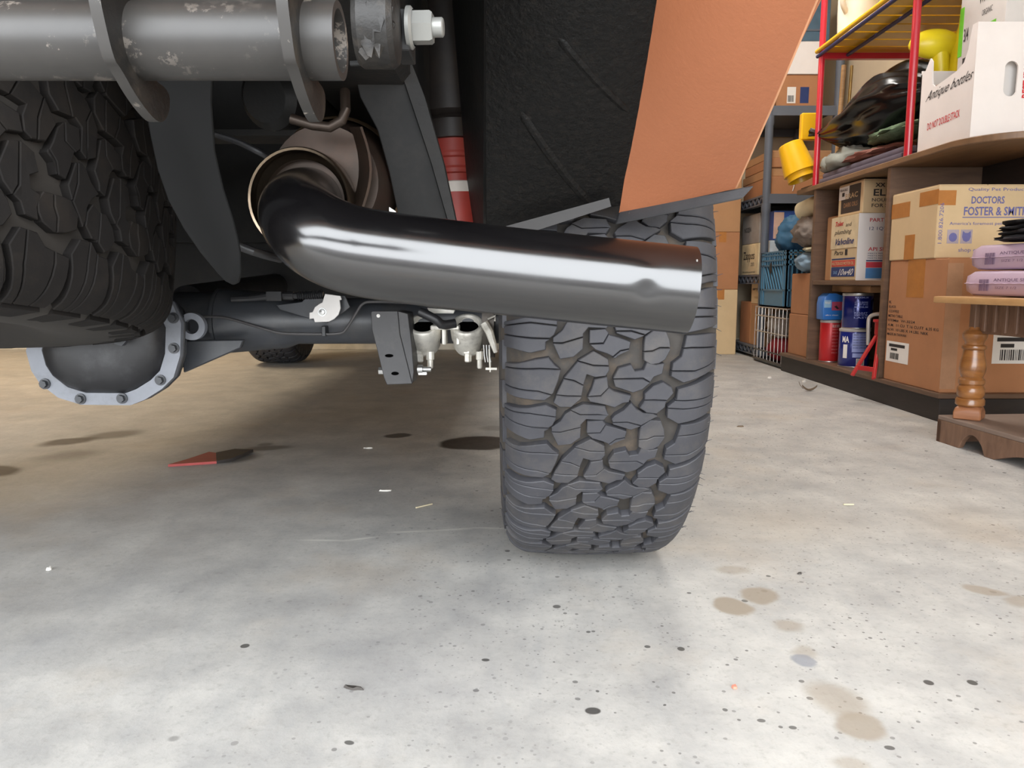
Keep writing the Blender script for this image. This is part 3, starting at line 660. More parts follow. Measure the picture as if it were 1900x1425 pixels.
# hoses and lines in the dark
for pts, r in (([(400, 250, 1.0), (440, 262, 1.0), (480, 282, 1.0), (515, 300, 1.02)], .004), ([(520, 90, 1.3), (600, 130, 1.3), (660, 170, 1.25)], .012), ([(440, 455, 1.05), (480, 470, 1.05), (520, 480, 1.1)], .006), ([(1015, 40, 1.4), (880, 80, 1.4), (860, 200, 1.4)], .008)):
    part(MB().tube(smooth_path([at(*p) for p in pts], 1), r, 10), 'hose', blackpaint)
part(MB().lathe([(.03, 0), (.04, .01), (.04, .12), (.03, .13)], at(490, 180, .98), (.3, .9, .2), 24), 'valve_can', frameblack)

# --- rear axle
axm = mat('axle_black_paint', (54, 56, 60), .36, var=.2, scale=14, dirt=(92, 88, 82), dirtamt=.3, bump=.08, bscale=90)
axle = MB(); axle.tube([(2*XC+.02, YA, ZA), (XC-.25, YA, ZA), (XC-.16, YA, ZA)], [.043, .043, .05], 28)
axle.tube([(XC+.12, YA, ZA), (XC+.24, YA, ZA), (XC+.26, YA, ZA), (-.02, YA, ZA)], [.062, .052, .044, .043], 28)
axle.tube([(XC-.17, YA, ZA), (XC+.13, YA, ZA)], .055, 28)
axo = part(axle, 'rear_axle', axm, label='black painted rear axle tube')
hs = MB()                                               # housing behind the cover
DY = 1.335
OUT = [(48, 652), (58, 688), (74, 712), (108, 738), (150, 751), (242, 752), (268, 742), (300, 722), (322, 700), (334, 660), (336, 600), (318, 560), (250, 530), (120, 530), (62, 580)]
cx0, cy0 = 195, 640
def dpt(x, y, Y): return at(x, y, Y)
ringp = [dpt(x, y, DY) for x, y in OUT]; cen = dpt(cx0, cy0, DY)
def scal(k, y): return [Vector((cen.x+(p.x-cen.x)*k, DY+y, cen.z+(p.z-cen.z)*k)) for p in ringp]
def loft(mb, rings, cap0=True, cap1=True, mi=0):
    n = len(rings[0]); vs = [p for r in rings for p in r]
    fs = [(i*n+j, i*n+(j+1) % n, (i+1)*n+(j+1) % n, (i+1)*n+j) for i in range(len(rings)-1) for j in range(n)]
    if cap0: fs.append(list(range(n))[::-1])
    if cap1: fs.append(list(range((len(rings)-1)*n, len(rings)*n)))
    return mb.add(vs, fs, mi)
loft(hs, [scal(1.0, .014), scal(1.0, .03), scal(.9, .045), scal(.82, .10), scal(.55, .19), scal(.3, .26)])
part(hs, 'differential_housing', axm, axo, recalc=True, bevel=.003)
covm = mat('cover_grey', (122, 125, 132), .4, .1, var=.12, scale=18, dirt=(70, 68, 66), dirtamt=.4)
dc = MB(); loft(dc, [scal(1.0, .012), scal(1.0, 0), scal(.80, 0), scal(.795, .002)], cap1=False)
dco = part(dc, 'differential_cover', covm, axo, recalc=True, angle=40)
db = MB(); loft(db, [scal(.80, .003), scal(.775, -.006), scal(.70, -.020), scal(.52, -.030), scal(.3, -.033), scal(.05, -.033)], cap0=False)
part(db, 'cover_bulge', mat('cover_black', (38, 38, 40), .42, .1, var=.3, scale=12, dirt=(84, 84, 86), dirtamt=.4), dco, angle=50)
for x, y in ((84, 712), (150, 740), (227, 739), (298, 705), (323, 646), (70, 610), (322, 590)):
    b = MB(); p = dpt(x, y, DY); b.lathe([(.0, -.009), (.0065, -.009), (.0068, -.002)], p, (0, 1, 0), 6, cap=False); b.lathe([(.0, -.003), (.0095, -.0025), (.0095, 0)], p, (0, 1, 0), 16, cap=False)
    part(b, 'bolt', axm, dco, recalc=True)
ear = MB(); e0 = at(355, 606, DY+.02); ear.lathe([(.013, 0), (.024, 0), (.024, .012), (.013, .012), (.013, 0)], e0, (0, 1, 0), 28, cap=False); ear.box(e0.x-.03, e0.x-.012, DY+.02, DY+.032, e0.z-.02, e0.z+.02)
part(ear, 'lifting_eye', MATS['cover_grey'], axo, recalc=True)
fil = MB(); fil.lathe([(.012, 0), (.012, -.012), (.0, -.012)][::-1], at(228, 628, DY-.05), (0, 1, 0), 6, cap=False); part(fil, 'filler_plug', axm, dco, recalc=True)
tr = MB(); tr.add([p+Vector((0, d, 0)) for d in (0, .012) for p in (at(338, 632, 1.40), at(452, 630, 1.40), at(446, 646, 1.40), at(340, 692, 1.40))], [(3, 2, 1, 0), (4, 5, 6, 7), (0, 1, 5, 4), (1, 2, 6, 5), (2, 3, 7, 6), (3, 0, 4, 7)])
part(tr, 'housing_rib', axm, axo, recalc=True, bevel=.002)
for x in (408, 432): part(MB().lathe([(.046+.008*(440-x)/30, 0), (.054+.008*(440-x)/30, .002), (.054+.008*(440-x)/30, .008), (.046+.008*(440-x)/30, .010)], (at(x, 600, YA).x, YA, ZA), (1, 0, 0), 28, cap=False), 'weld_collar', axm, axo)
YL = YA-.06
bl = MB(); bl.tube(smooth_path([at(x, y, YL) for x, y in ((330, 589), (404, 587), (430, 592), (500, 613), (522, 619), (575, 620), (632, 620), (642, 612), (660, 582), (672, 562), (690, 559), (760, 562))], 2), .0026, 10)
part(bl, 'brake_line', mat('brake_line_coat', (84, 82, 82), .4, .4), axo)
part(MB().box(at(578, 0, YL).x, at(586, 0, YL).x, YL-.005, YL+.03, at(0, 624, YL).z, at(0, 605, YL).z), 'line_clip', blackpaint, axo, bevel=.001)
bk = ppoly([(512, 566), (560, 560), (570, 548), (640, 548), (650, 570), (640, 578), (606, 600), (590, 596), (520, 575)], YA-.055, .005); part(bk, 'lever_bracket', axm, axo, recalc=True, bevel=.001)
lever = ppoly([(603, 545), (632, 549), (634, 556), (630, 557), (632, 572), (628, 584), (620, 592), (610, 597), (584, 598), (582, 591), (574, 592), (574, 580), (580, 579), (584, 570), (592, 564), (598, 561)], YA-.075, .004)
lvo = part(lever, 'brake_lever', mat('zinc_plate', (206, 202, 198), .45, .3, var=.06), axo, recalc=True, bevel=.0006, label='silver parking brake lever')
part(MB().lathe([(.0, -.007), (.005, -.006), (.0055, -.001), (.008, -.001), (.008, 0)], at(598, 579, YA-.075), (0, 1, 0), 20, cap=False), 'pivot_pin', steel, lvo, recalc=True)
cb = MB(); cb.tube([at(x, y, YA-.06) for x, y in ((430, 555), (470, 553), (500, 549), (545, 549))], [.006, .006, .008, .008], 10); cb.tube([at(545, 549, YA-.06), at(600, 547, YA-.06)], .006, 10)
for i in range(12): cb.lathe([(.006, 0), (.0082, .0015), (.006, .003)], at(552+i*4, 548.4-i*.15, YA-.06), (1, 0, 0), 12, cap=False)
cb.box(*[v for p in ((at(476, 0, YA-.06).x, at(505, 0, YA-.06).x), (YA-.075, YA-.045), (at(0, 558, YA-.06).z, at(0, 541, YA-.06).z)) for v in p])
part(cb, 'brake_cable', blackpaint, axo)

# --- shock mount bracket and brake caliper
SB = mat('bracket_black', (58, 57, 58), .5, var=.12, scale=25, dirt=(110, 106, 100), dirtamt=.2)
sm = ppoly([(688, 580), (690, 577), (738, 577), (742, 620), (752, 660), (765, 712), (718, 714), (712, 700), (700, 650), (690, 612)], 1.36, .004)
smo = part(sm, 'shock_mount', SB, recalc=True, bevel=.001)
part(ppoly([(738, 577), (757, 582), (764, 640), (768, 690), (765, 712), (752, 660), (742, 620)], 1.361, .07), 'mount_side', SB, smo, recalc=True, bevel=.001)
for x, y, rx, rz in ((722, 660, .0075, .003), (733, 693, .0068, .0032)):
    b = MB(); n = 16; p = at(x, y, 1.3595); b.prism([(rx*math.cos(2*math.pi*i/n), rz*math.sin(2*math.pi*i/n)) for i in range(n)], p, (1, 0, 0), (0, 0, 1), .0005); part(b, 'slot_hole', mat('hole_black', (6, 6, 6), .9, spec=0), smo)
part(MB().lathe([(0, -.002), (.0032, -.001), (.0032, 0)], at(702, 586, 1.36), (0, 1, 0), 12, cap=False), 'rivet', paper, smo, recalc=True)
bt = MB(); bt.lathe([(0, 0), (.008, 0), (.008, .009), (.0045, .010), (.0045, .024), (0, .024)], at(775, 685, 1.37), (1, 0, 0), 12, cap=False); bt.box(at(766, 0, 1.37).x, at(782, 0, 1.37).x, 1.365, 1.375, at(0, 695, 1.37).z, at(0, 690, 1.37).z)
part(bt, 'mount_bolt', steel, smo, recalc=True)
part(MB().lathe([(0, 0), (.007, 0), (.007, .008), (0, .008)], at(703, 688, 1.37), (1, 0, 0), 6, cap=False), 'bolt_head', steel, smo, recalc=True)

YCa = 1.40
ca = MB()
def piston(px):
    c = at(px, 617, YCa+.03); ca.lathe([(.0, -.040), (.023, -.040), (.028, -.030), (.0285, -.014), (.031, -.010), (.032, .012), (.031, .018), (.029, .022), (.0225, .022), (.0215, .012), (.019, .010)], c, (0, -.75, 1), 32, cap=False)
piston(787); piston(868)
cA, cB = at(806, 620, YCa+.03), at(850, 620, YCa+.03)
ca.box(cA.x-.004, cB.x+.004, YCa-.002, YCa+.06, at(0, 612, YCa).z, at(0, 604, YCa).z)
ca.box(at(812, 0, YCa).x, at(820, 0, YCa).x, YCa+.004, YCa+.05, at(0, 640, YCa).z, at(0, 606, YCa).z); ca.box(at(840, 0, YCa).x, at(847, 0, YCa).x, YCa+.004, YCa+.05, at(0, 640, YCa).z, at(0, 606, YCa).z)
ca.add([p+Vector((0, d, 0)) for d in (0, .02) for p in (at(792, 571, YCa+.04), at(845, 575, YCa+.04), at(836, 598, YCa+.04), at(806, 594, YCa+.04))], [(3, 2, 1, 0), (4, 5, 6, 7), (0, 1, 5, 4), (1, 2, 6, 5), (2, 3, 7, 6), (3, 0, 4, 7)])
calo = part(ca, 'brake_caliper', alu, label='bare aluminium twin-piston brake caliper', bevel=.0012, recalc=True, angle=45)
for px in (787, 868): part(MB().lathe([(0, .0105), (.0215, .0105), (.0215, .0115), (0, .0115)], at(px, 617, YCa+.03), (0, -.75, 1), 24, cap=False), 'piston_bore', MATS['hole_black'], calo, recalc=True)
for px, w in ((779, .009), (798, .008), (868, .010), (890, .007)):
    top = at(px, 640 if w > .0085 else 652, YCa+.03); b = MB(); b.lathe([(w, 0), (w, -.015), (w*.7, -.016), (w*.7, -.03), (w*.5, -.032), (0, -.032)], top, (0, 0, 1), 6 if w > .0085 else 10, cap=False); part(b, 'caliper_bolt', [alu], calo, recalc=True)
bh = MB(); bh.tube(smooth_path([at(778, 578, YCa-.01), at(800, 588, YCa-.012), at(812, 595, YCa-.012), at(820, 604, YCa-.008), at(845, 600, YCa+.0)], 1), [.0095]*3+[.007]*5+[.006]*(1 if False else 0) if False else .0085, 14); part(bh, 'brake_hose', blackpaint, calo)
for i, px in enumerate((898, 903, 908)):
    part(MB().tube([at(px, 640, YCa), at(px+1, 660, YCa), at(px+3, 672, YCa)], .0016, 8), 'spring_coil', steel, calo)
ar = MB(); ar.tube([at(898, 598, YCa), at(908, 615, YCa), at(916, 640, YCa), at(920, 654, YCa)], [.008, .008, .006, .004], 10); ar.tube([at(908, 648, YCa), at(910, 690, YCa)], .0018, 8); ar.beam(at(901, 684, YCa), at(922, 684, YCa), .006, .004)
ar.tube([at(905, 592, YCa), at(919, 586, YCa), at(918, 596, YCa)], .002, 8)
part(ar, 'caliper_arm', alu, calo)
part(MB().lathe([(.03, 0), (.07, 0), (.07, .022), (.03, .022)], (-.055, YA, ZA), (1, 0, 0), 48), 'brake_disc', mat('rotor_steel', (90, 84, 78), .45, .6, var=.2))

# ============================================================ shelving along the right wall
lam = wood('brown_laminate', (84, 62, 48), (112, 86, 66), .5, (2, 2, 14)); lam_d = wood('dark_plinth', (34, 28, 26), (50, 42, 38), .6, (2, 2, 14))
lam_top = wood('top_board_wood', (104, 78, 54), (136, 104, 74), .5, (10, 1.5, 2)); edge_m = wood('worn_edge', (120, 96, 74), (150, 124, 98), .6)
XB, XBK = 1.56, 1.95
bc = thing('bookcase', 'low brown laminate bookcase with open front along the right wall', 'bookcase', (1.75, 3.4, 0))
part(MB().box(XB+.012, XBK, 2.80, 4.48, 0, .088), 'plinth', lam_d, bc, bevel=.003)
part(MB().box(XB, XBK, 2.79, 4.485, .088, .106), 'base_board', lam, bc, bevel=.002)
part(MB().box(XB, XBK, 4.05, 4.076, .106, .982), 'end_panel', lam, bc, bevel=.002)
part(MB().box(XB, XBK, 3.262, 3.288, .106, .982), 'divider', lam, bc, bevel=.002)
part(MB().box(XB+.004, XBK-.012, 3.288, 4.05, .498, .520), 'shelf', lam, bc, bevel=.002)
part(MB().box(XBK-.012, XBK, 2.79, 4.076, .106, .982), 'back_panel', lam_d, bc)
tb = [(1.552, 4.30), (1.552, 2.82)]+[(1.552+.26*(1-math.cos(a)), 2.82-.22*math.sin(a)) for a in [math.pi/2*i/10 for i in range(1, 11)]]+[(1.95, 2.60), (1.95, 4.30)]
part(MB().prism(tb, (0, 0, .982), (1, 0, 0), (0, 1, 0), .024), 'top_board', lam_top, bc, bevel=.003)

def carton(name, label, x0, x1, y0, y1, z0, z1, m, cat='box', group=None, taped=True, rot=0):
    t = thing(name, label, cat, ((x0+x1)/2, (y0+y1)/2, z0), group)
    part(MB().box(x0, x1, y0, y1, z0, z1-.003), 'body', m, t, bevel=.003)
    xm = (x0+x1)/2
    part(MB().box(x0+.002, xm-.0015, y0+.002, y1-.002, z1-.003, z1), 'flap', m, t); part(MB().box(xm+.0015, x1-.002, y0+.002, y1-.002, z1-.003, z1), 'flap', m, t)
    if taped:
        tp = MB(); tp.box(xm-.025, xm+.025, y0-.0006, y1+.0006, z1, z1+.0006); tp.box(xm-.025, xm+.025, y0-.0007, y0, z1-.07, z1+.0006); part(tp, 'packing_tape', tape, t)
    return t, left_face(x0, y0, y1, z0, z1), near_face(x0, x1, y0, z0, z1)

# tall brown carton and pet supply carton at the open end
t, L, N = carton('cardboard_box', 'tall brown cardboard carton with white shipping labels at the bookcase end', 1.575, 1.93, 2.815, 3.245, .106, .60, card_d, taped=False)
L.rect(.34, .70, .30, .30, tape, t, 'packing_tape'); L.rect(.03, .16, .42, .17, paper, t, 'shipping_label', .0008); L.rect(.08, .285, .30, .025, ink, t, 'printed_bar', .0012); L.rect(.12, .255, .12, .02, ink, t, 'printed_bar', .0012)
L.bars(.11, .185, .17, .05, ink, t)
for i, (tx, w) in enumerate((('K', .05), ('BLACK', .14), ('COFFEE', .2), ('METRO TABLE', .27), ('ITEM#  W-3224', .5), ('A.M.  11 CU  T.16 CU.FT  6.35 KG', .9), ('N.W. 10 LBS X 14 LBS. NKK', .74), ('MADE IN TAIWAN', .36))): L.text(tx, .03, .645-i*.038, w, .022, ink, t)
N.rect(.0, .03, .16, .93, mat('kraft_corner', (170, 128, 96), .7), t, 'corner_crease', .0005)
N.rect(.52, .22, .4, .22, paper, t, 'shipping_label', .0008); N.rect(.56, .385, .34, .03, ink, t, 'printed_bar', .0012); N.rect(.60, .34, .14, .028, ink, t, 'printed_bar', .0012); N.bars(.60, .245, .28, .08, ink, t)
t, L, N = carton('cardboard_box', 'tan pet supply carton with blue lettering stacked on the tall brown carton', 1.572, 1.93, 2.905, 3.255, .60, .868, card_l, taped=False)
L.rect(.0, .63, .42, .22, tape, t, 'packing_tape'); L.rect(.62, .74, .38, .2, tape, t, 'packing_tape'); L.rect(.35, .0, .22, .36, tape, t, 'packing_tape'); N.rect(0, .72, .18, .2, tape, t, 'packing_tape')
N.text('Quality Pet Products', .30, .90, .62, .055, inkblue, t, .0); N.text('DOCTORS', .34, .74, .34, .10, inkblue, t, .02); N.text('FOSTER & SMITH', .27, .58, .66, .12, inkblue, t, .02); N.rect(.26, .55, .70, .012, inkblue, t, 'printed_bar')
N.text("America's foremost pet supplier", .13, .44, .74, .055, inkblue, t, 0); N.text('shop on line', .24, .07, .34, .07, inkblue, t, 0)
for q, (a, ear) in enumerate(((.115, 0), (.255, 1))):
    N.rect(a, .20, .12, .19, mat('pale_violet_ink', (166, 154, 160), .8), t, 'printed_panel', .0008)
    pts = [(a+.06+.042*math.cos(k*math.pi/8), .285+.062*math.sin(k*math.pi/8)) for k in range(16)]
    if ear: pts = [(a+.02, .37), (a+.045, .345), (a+.075, .345), (a+.10, .37), (a+.105, .29), (a+.09, .24), (a+.06, .222), (a+.03, .24), (a+.015, .29)]
    N.poly(pts, inkblue, t, 'printed_mark', .0014)
f = Face((1.572+.028, 2.905, .60), (0, 0, .268), (-.03, 0, 0)); f.N = Vector((0, -1, 0)); f.text('1.800.826.7206', .2, .2, .55, .5, inkblue, t, 0)

# motor oil case with the kraft carton on it
t, L, N = carton('motor_oil_case', 'white and tan motor oil case marked plumbing parts on the middle shelf', 1.585, 1.90, 3.59, 3.88, .520, .825, mat('kraft_case', (190, 168, 132), .8, var=.05), taped=False)
N.rect(0, 0, 1, 1, card_white, t, 'white_panel', .0008)
N.text('PART NO. 14', .16, .87, .5, .055, inkred, t, e=.0016); N.text('12 1QT BOTTLES', .16, .74, .62, .055, inknavy, t, 0, e=.0016); N.text('API SERVICE', .16, .44, .5, .055, inkred, t, e=.0016)
for i in range(3): N.text('MEETS REQUIREMENTS FOR', .16, .39-i*.035, .6, .022, inknavy, t, 0, e=.0016)
N.rect(.14, .285, .7, .018, inknavy, t, 'printed_bar', .0014); N.rect(.14, .19, .7, .085, mat('print_red', (206, 70, 84), .5), t, 'printed_bar', .0014); N.rect(.14, .03, .7, .155, mat('print_blue', (86, 140, 196), .5), t, 'printed_bar', .0014)
L.rect(-.02, .50, 1.0, .49, mat('paper_note', (202, 184, 150), .8), t, 'taped_note', .002)
L.text('Toilet', .12, .85, .32, .075, inkred, t, .02, .1, e=.003); L.text('and', .55, .83, .2, .06, ink, t, .0, .1, e=.003); L.text('plumbing', .12, .70, .62, .09, ink, t, 0, .1, e=.003); L.text('Valvoline', .12, .555, .74, .10, inknavy, t, .02, .1, e=.003); L.text('Parts', .14, .40, .34, .07, ink, t, .01, .1); L.rect(.56, .39, .09, .09, ink, t, 'printed_mark', .001)
L.rect(.05, .325, .9, .02, inknavy, t, 'printed_bar', .001); L.rect(.05, .22, .9, .09, mat('print_red2', (190, 60, 54), .5), t, 'printed_bar', .001); L.text('MULTIGRADE MOTOR OIL', .08, .24, .84, .05, card_l, t, e=.0016)
L.rect(.05, .06, .9, .15, inknavy, t, 'printed_bar', .001); L.text('SAE', .14, .10, .16, .05, mat('sky_print', (110, 150, 190), .5), t, e=.0016); L.text('10w40', .34, .08, .52, .10, paper, t, .0, .15, e=.0016)
t, L, N = carton('cardboard_box', 'kraft lotion carton with black printed panel on top of the oil case', 1.592, 1.88, 3.575, 3.84, .825, .975, card_l, taped=False)
L.rect(.12, .08, .78, .84, mat('print_dark', (52, 42, 38), .6), t, 'printed_panel'); L.text('BRAC', .3, .52, .5, .16, card_l, t, e=.0014); L.text('DARK OILS', .25, .26, .55, .14, card, t, 0, e=.0014); L.rect(.02, .52, .42, .4, paper, t, 'label', .0012); L.text('FRAGILE', .06, .78, .32, .08, ink, t, e=.002); L.text('1', .16, .62, .1, .12, ink, t, e=.002)
N.text('XX', .18, .76, .16, .12, ink, t, .03); N.text('ELIXIR', .16, .50, .56, .2, ink, t, .02); N.text('NOURISHING', .14, .33, .56, .1, ink, t); N.text('FOR SKIN', .14, .16, .42, .11, ink, t)
t, L, N = carton('cardboard_box', 'plain tan carton tucked behind the oil case on the middle shelf', 1.62, 1.90, 3.89, 4.03, .520, .84, card, taped=False)
t, L, N = carton('shoe_box', 'flat tan box lid lying over the blue cans', 1.66, 1.92, 3.60, 4.03, .463, .495, card, taped=False)

# cans
def can(name, label, c, r, h, m, lid, cat='can', marks=None):
    t = thing(name, label, cat, c)
    b = MB(); b.lathe([(r*.96, 0), (r, .004), (r, h-.014), (r*.985, h-.012)], c, (0, 0, 1), 40); part(b, 'body', m, t)
    l = MB(); l.lathe([(r*1.0, h-.014), (r*1.02, h-.012), (r*1.02, h-.002), (r*.9, h), (0, h)], c, (0, 0, 1), 40, cap=False); part(l, 'lid', lid, t)
    l = MB(); l.lathe([(r, .001), (r*1.012, .003), (r, .006)], c, (0, 0, 1), 40, cap=False); part(l, 'rim', steel, t)
    return t
def wrap_text(t, body, c, r, a0, a1, z0, z1, m, name='lettering', bold=.01):
    vs, fs = text_mesh(body, bold); mb = MB()
    mb.add([Vector((c[0]+r*math.sin(lerp(a0, a1, x)), c[1]-r*math.cos(lerp(a0, a1, x)), c[2]+lerp(z0, z1, y))) for x, y in vs], fs); mb.build(name, m, t, smooth=False)
def wrap_rect(t, c, r, a0, a1, z0, z1, m, name='printed_panel'):
    mb = MB(); mb.sheet(lambda u, v: Vector((c[0]+r*math.sin(lerp(a0, a1, u)), c[1]-r*math.cos(lerp(a0, a1, u)), c[2]+lerp(z0, z1, v))), 10, 1, .0004); mb.build(name, m, t)
bluecan = mat('blue_can', (30, 42, 122), .22, .2, var=.1, scale=10, coat=.4); lidg = mat('grey_lid', (178, 172, 166), .5); redcan = mat('red_can', (190, 36, 40), .35, .1, var=.08)
c1 = (1.655, 3.72, .106); t = can('coffee_can', 'blue coffee can with grey lid and barcode, lower of the two stacked cans', c1, .070, .185, bluecan, lidg)
lav = mat('pale_blue_print', (150, 160, 214), .4)
wrap_rect(t, c1, .0708, -.55, .45, .075, .165, lav); wrap_rect(t, c1, .0708, -.5, .45, .05, .07, lav)
for i in range(6): wrap_text(t, 'GROUND COFFEE ROAST', c1, .0716, -.5, .4, .155-i*.0125, .162-i*.0125, bluecan if i % 2 else ink)
wrap_text(t, 'MA', c1, .0712, -1.25, -.75, .12, .15, paper, bold=.03); wrap_rect(t, c1, .0712, -1.15, -.85, .045, .11, paper, 'printed_cup'); wrap_rect(t, c1, .0714, -.25, .3, .012, .045, paper, 'barcode_label')
for i in range(9): wrap_rect(t, c1, .072, -.2+i*.05, -.18+i*.05, .014, .043, ink, 'barcode')
c2 = (1.66, 3.72, .291); t = can('coffee_can', 'dark blue coffee can standing on the lower blue can', c2, .068, .170, mat('navy_can', (20, 32, 108), .18, .3, var=.1, coat=.5), steel)
for i, z in enumerate((.145, .122, .112, .10, .072, .062, .05)): wrap_text(t, ('MAXIMUM', 'COFFEE GROUND', 'NET WT 34 OZ', 'MEDIUM', 'ROAST', 'GOOD TO THE', 'LAST')[i], c2, .0688, -.6, .3, z, z+.008, lav)
wrap_text(t, 'M', c2, .0688, .95, 1.35, .09, .13, paper, bold=.03)
c3 = (1.635, 3.96, .106); t = can('red_can', 'tall red can with grey lid beside the blue cans', c3, .050, .215, redcan, lidg)
wrap_text(t, 'BLUE BERRY', c3, .0508, -.2, .7, .178, .192, paper)
for i in range(8): wrap_text(t, 'USE FOR ALL WORK', c3, .0508, -.2, .45, .165-i*.017, .172-i*.017, mat('pink_print', (226, 150, 150), .5))
t = thing('detergent_bottle', 'blue plastic jug with red label on the tall red can', 'jug', (1.635, 3.955, .322))
bj = MB(); prof = [(-.062, 0), (.055, 0), (.058, .09), (.05, .118), (.0, .135), (-.035, .135), (-.058, .115), (-.064, .08)]
bj.prism([(a, b) for a, b in prof], (1.635, 4.00, .322), (1, 0, 0), (0, 0, 1), .09); part(bj, 'body', mat('blue_plastic', (44, 112, 190), .35, coat=.2, var=.08), t, bevel=.008, segs=2)
nf = near_face(1.635-.062, 1.635+.055, 3.91, .322, .457)
nf.rect(.36, .36, .5, .32, mat('label_red', (176, 70, 96), .45), t, 'label', .0008); nf.rect(.03, .46, .3, .28, mat('label_pale', (150, 190, 220), .45), t, 'label', .0008); nf.text('WASH', .05, .6, .26, .08, paper, t, .02); nf.text('ultra clean', .1, .16, .55, .05, paper, t, 0); nf.poly([(.46, .5), (.56, .54), (.66, .44), (.74, .46), (.6, .40)], ink, t, 'printed_mark', .0014)
# jack stand and handle
t = thing('jack_stand', 'red steel A-frame jack stand leaning at the divider', 'jack stand', (1.60, 3.33, .106))
jm = mat('red_enamel', (176, 40, 42), .4, var=.08); j = lambda x, y, Y: at(x, y, Y)
top = at(1633, 612, 3.36); fA, fB = fl(1581, 697, .107), fl(1621, 703, .107)
for p, w in ((fA, .020), (fB, .018), (fA+Vector((.17, .05, 0)), .018), (fB+Vector((.15, .02, 0)), .018)): part(MB().beam(top, p, .010, w, up=(0, 1, 0)), 'leg', jm, t, bevel=.001)
part(MB().beam(lerp(fA, top, .18), lerp(fB, top, .18), .008, .020), 'crossbar', jm, t, bevel=.001)
part(MB().lathe([(.022, 0), (.022, .05), (.03, .055), (.03, .065)], top-Vector((0, 0, .02)), (0, 0, 1), 20), 'post', jm, t)
part(MB().tube(smooth_path([at(1611, 640, 3.46), at(1611, 600, 3.46), at(1613, 588, 3.46), at(1622, 583, 3.44), at(1640, 582, 3.40), top+Vector((0, 0, .03))], 2), .0085, 14), 'ratchet_handle', mat('grey_tube', (186, 180, 174), .4, .3), t)

# ------------------------------------------------ on top of the bookcase
ZTOP = 1.006
t = thing('banana_box', 'white produce carton marked antique bottles with torn hand hole on the bookcase top', 'box', (1.80, 2.85, ZTOP))
x0, x1, y0, y1, z0, z1 = 1.578, 1.98, 2.745, 3.10, ZTOP, at(1812, 40, 2.745).z
# long side with the torn cut-out
D = y1-y0; Hh = z1-z0
sidep = [(0, 0), (1, 0), (1, 1), (.93, 1), (.90, .90), (.88, .80), (.82, .70), (.70, .655), (.45, .62), (.30, .60), (.24, .64), (.22, .74), (.21, .86), (.17, .90), (.08, .80), (0, .78)]
part(MB().prism([(p[0]*(D-.0065), p[1]*Hh) for p in sidep], (x0+.006, y1, z0), (0, -1, 0), (0, 0, 1), .006), 'side_panel', card_white, t)
def near_panel():
    w = x1-x0; g = MB(); cxh, czh, rw, rh = .125, at(1867, 146, y0).z-z0, .023, .058
    outer = [(0, 0), (w, 0), (w, Hh), (0, Hh)]
    hole = [(cxh+rw*math.cos(a), czh+(rh-rw)*(1 if math.sin(a) > 0 else -1)+rw*math.sin(a)) for a in [2*math.pi*i/20+.01 for i in range(20)]]
    # split the panel left/right of the hole centre so each piece stays a simple polygon
    lt = [p for p in hole if p[0] <= cxh]; rt = [p for p in hole if p[0] > cxh]
    lt.sort(key=lambda p: -p[1]); rt.sort(key=lambda p: -p[1])
    g.prism([(0, 0), (cxh, 0), (cxh, czh-rh)]+lt[::-1]+[(cxh, czh+rh), (cxh, Hh), (0, Hh)], (x0, y0+.006, z0), (1, 0, 0), (0, 0, 1), .006)
    g.prism([(cxh, Hh), (cxh, czh+rh)]+rt+[(cxh, czh-rh), (cxh, 0), (w, 0), (w, Hh)], (x0, y0+.006, z0), (1, 0, 0), (0, 0, 1), .006)
    return g
part(near_panel(), 'end_panel', card_white, t)
part(MB().box(x0, x1, y1-.006, y1, z0, z1*.0+z0+.31), 'end_panel', card_white, t); part(MB().box(x1-.006, x1, y0, y1, z0, z1), 'side_panel', card_white, t); part(MB().box(x0+.006, x1-.006, y0+.006, y1-.006, z0, z0+.006), 'bottom', card, t)
part(MB().box(x0+.008, x0+.012, y0+.01, y1-.01, z0+.006, z0+.235), 'inner_liner', card, t)
L = left_face(x0, y0, y1, z0, z1); N = near_face(x0, x1, y0, z0, z1)
L.text('Antique bottles', .10, .46, .82, .12, ink, t, -.0, .12, e=.0012, tilt=.03); L.text('DO NOT DOUBLE STACK', .20, .20, .60, .07, inkred, t, .01, tilt=.02)
f = Face((x0+.195, y0, at(1890, 182, y0).z), (0, 0, .20), (-.036, 0, 0)); f.N = Vector((0, -1, 0)); f.text('BEST IF USED', 0, 0, .8, .8, inkred, t, .03)
t, L, N = carton('cardboard_box', 'grey white carton with green print standing inside the produce carton', 1.69, 1.93, 2.78, 3.06, ZTOP+.007, 1.60, mat('grey_board', (206, 202, 198), .7, var=.04), taped=False)
grn = mat('green_print', (110, 200, 50), .5)
L.text('WHAT', .42, .84, .30, .07, ink, t); L.text('ORGANIC', .5, .76, .22, .035, ink, t, 0); L.rect(.45, .64, .36, .06, grn, t, 'printed_bar', .0012); L.rect(.0, .58, .09, .3, grn, t, 'printed_bar', .0012); L.text('3/4', .12, .66, .1, .08, ink, t); L.bars(.13, .46, .16, .1, ink, t); L.text('MILK', .80, .86, .16, .05, ink, t)
t, L, N = carton('cardboard_box', 'small plain white carton in the top right corner behind the produce carton', 1.985, 2.14, 2.78, 3.0, ZTOP, 1.50, card_white, taped=False)
N.rect(.1, .86, .7, .08, mat('grey_print', (170, 172, 178), .6), t, 'printed_bar')

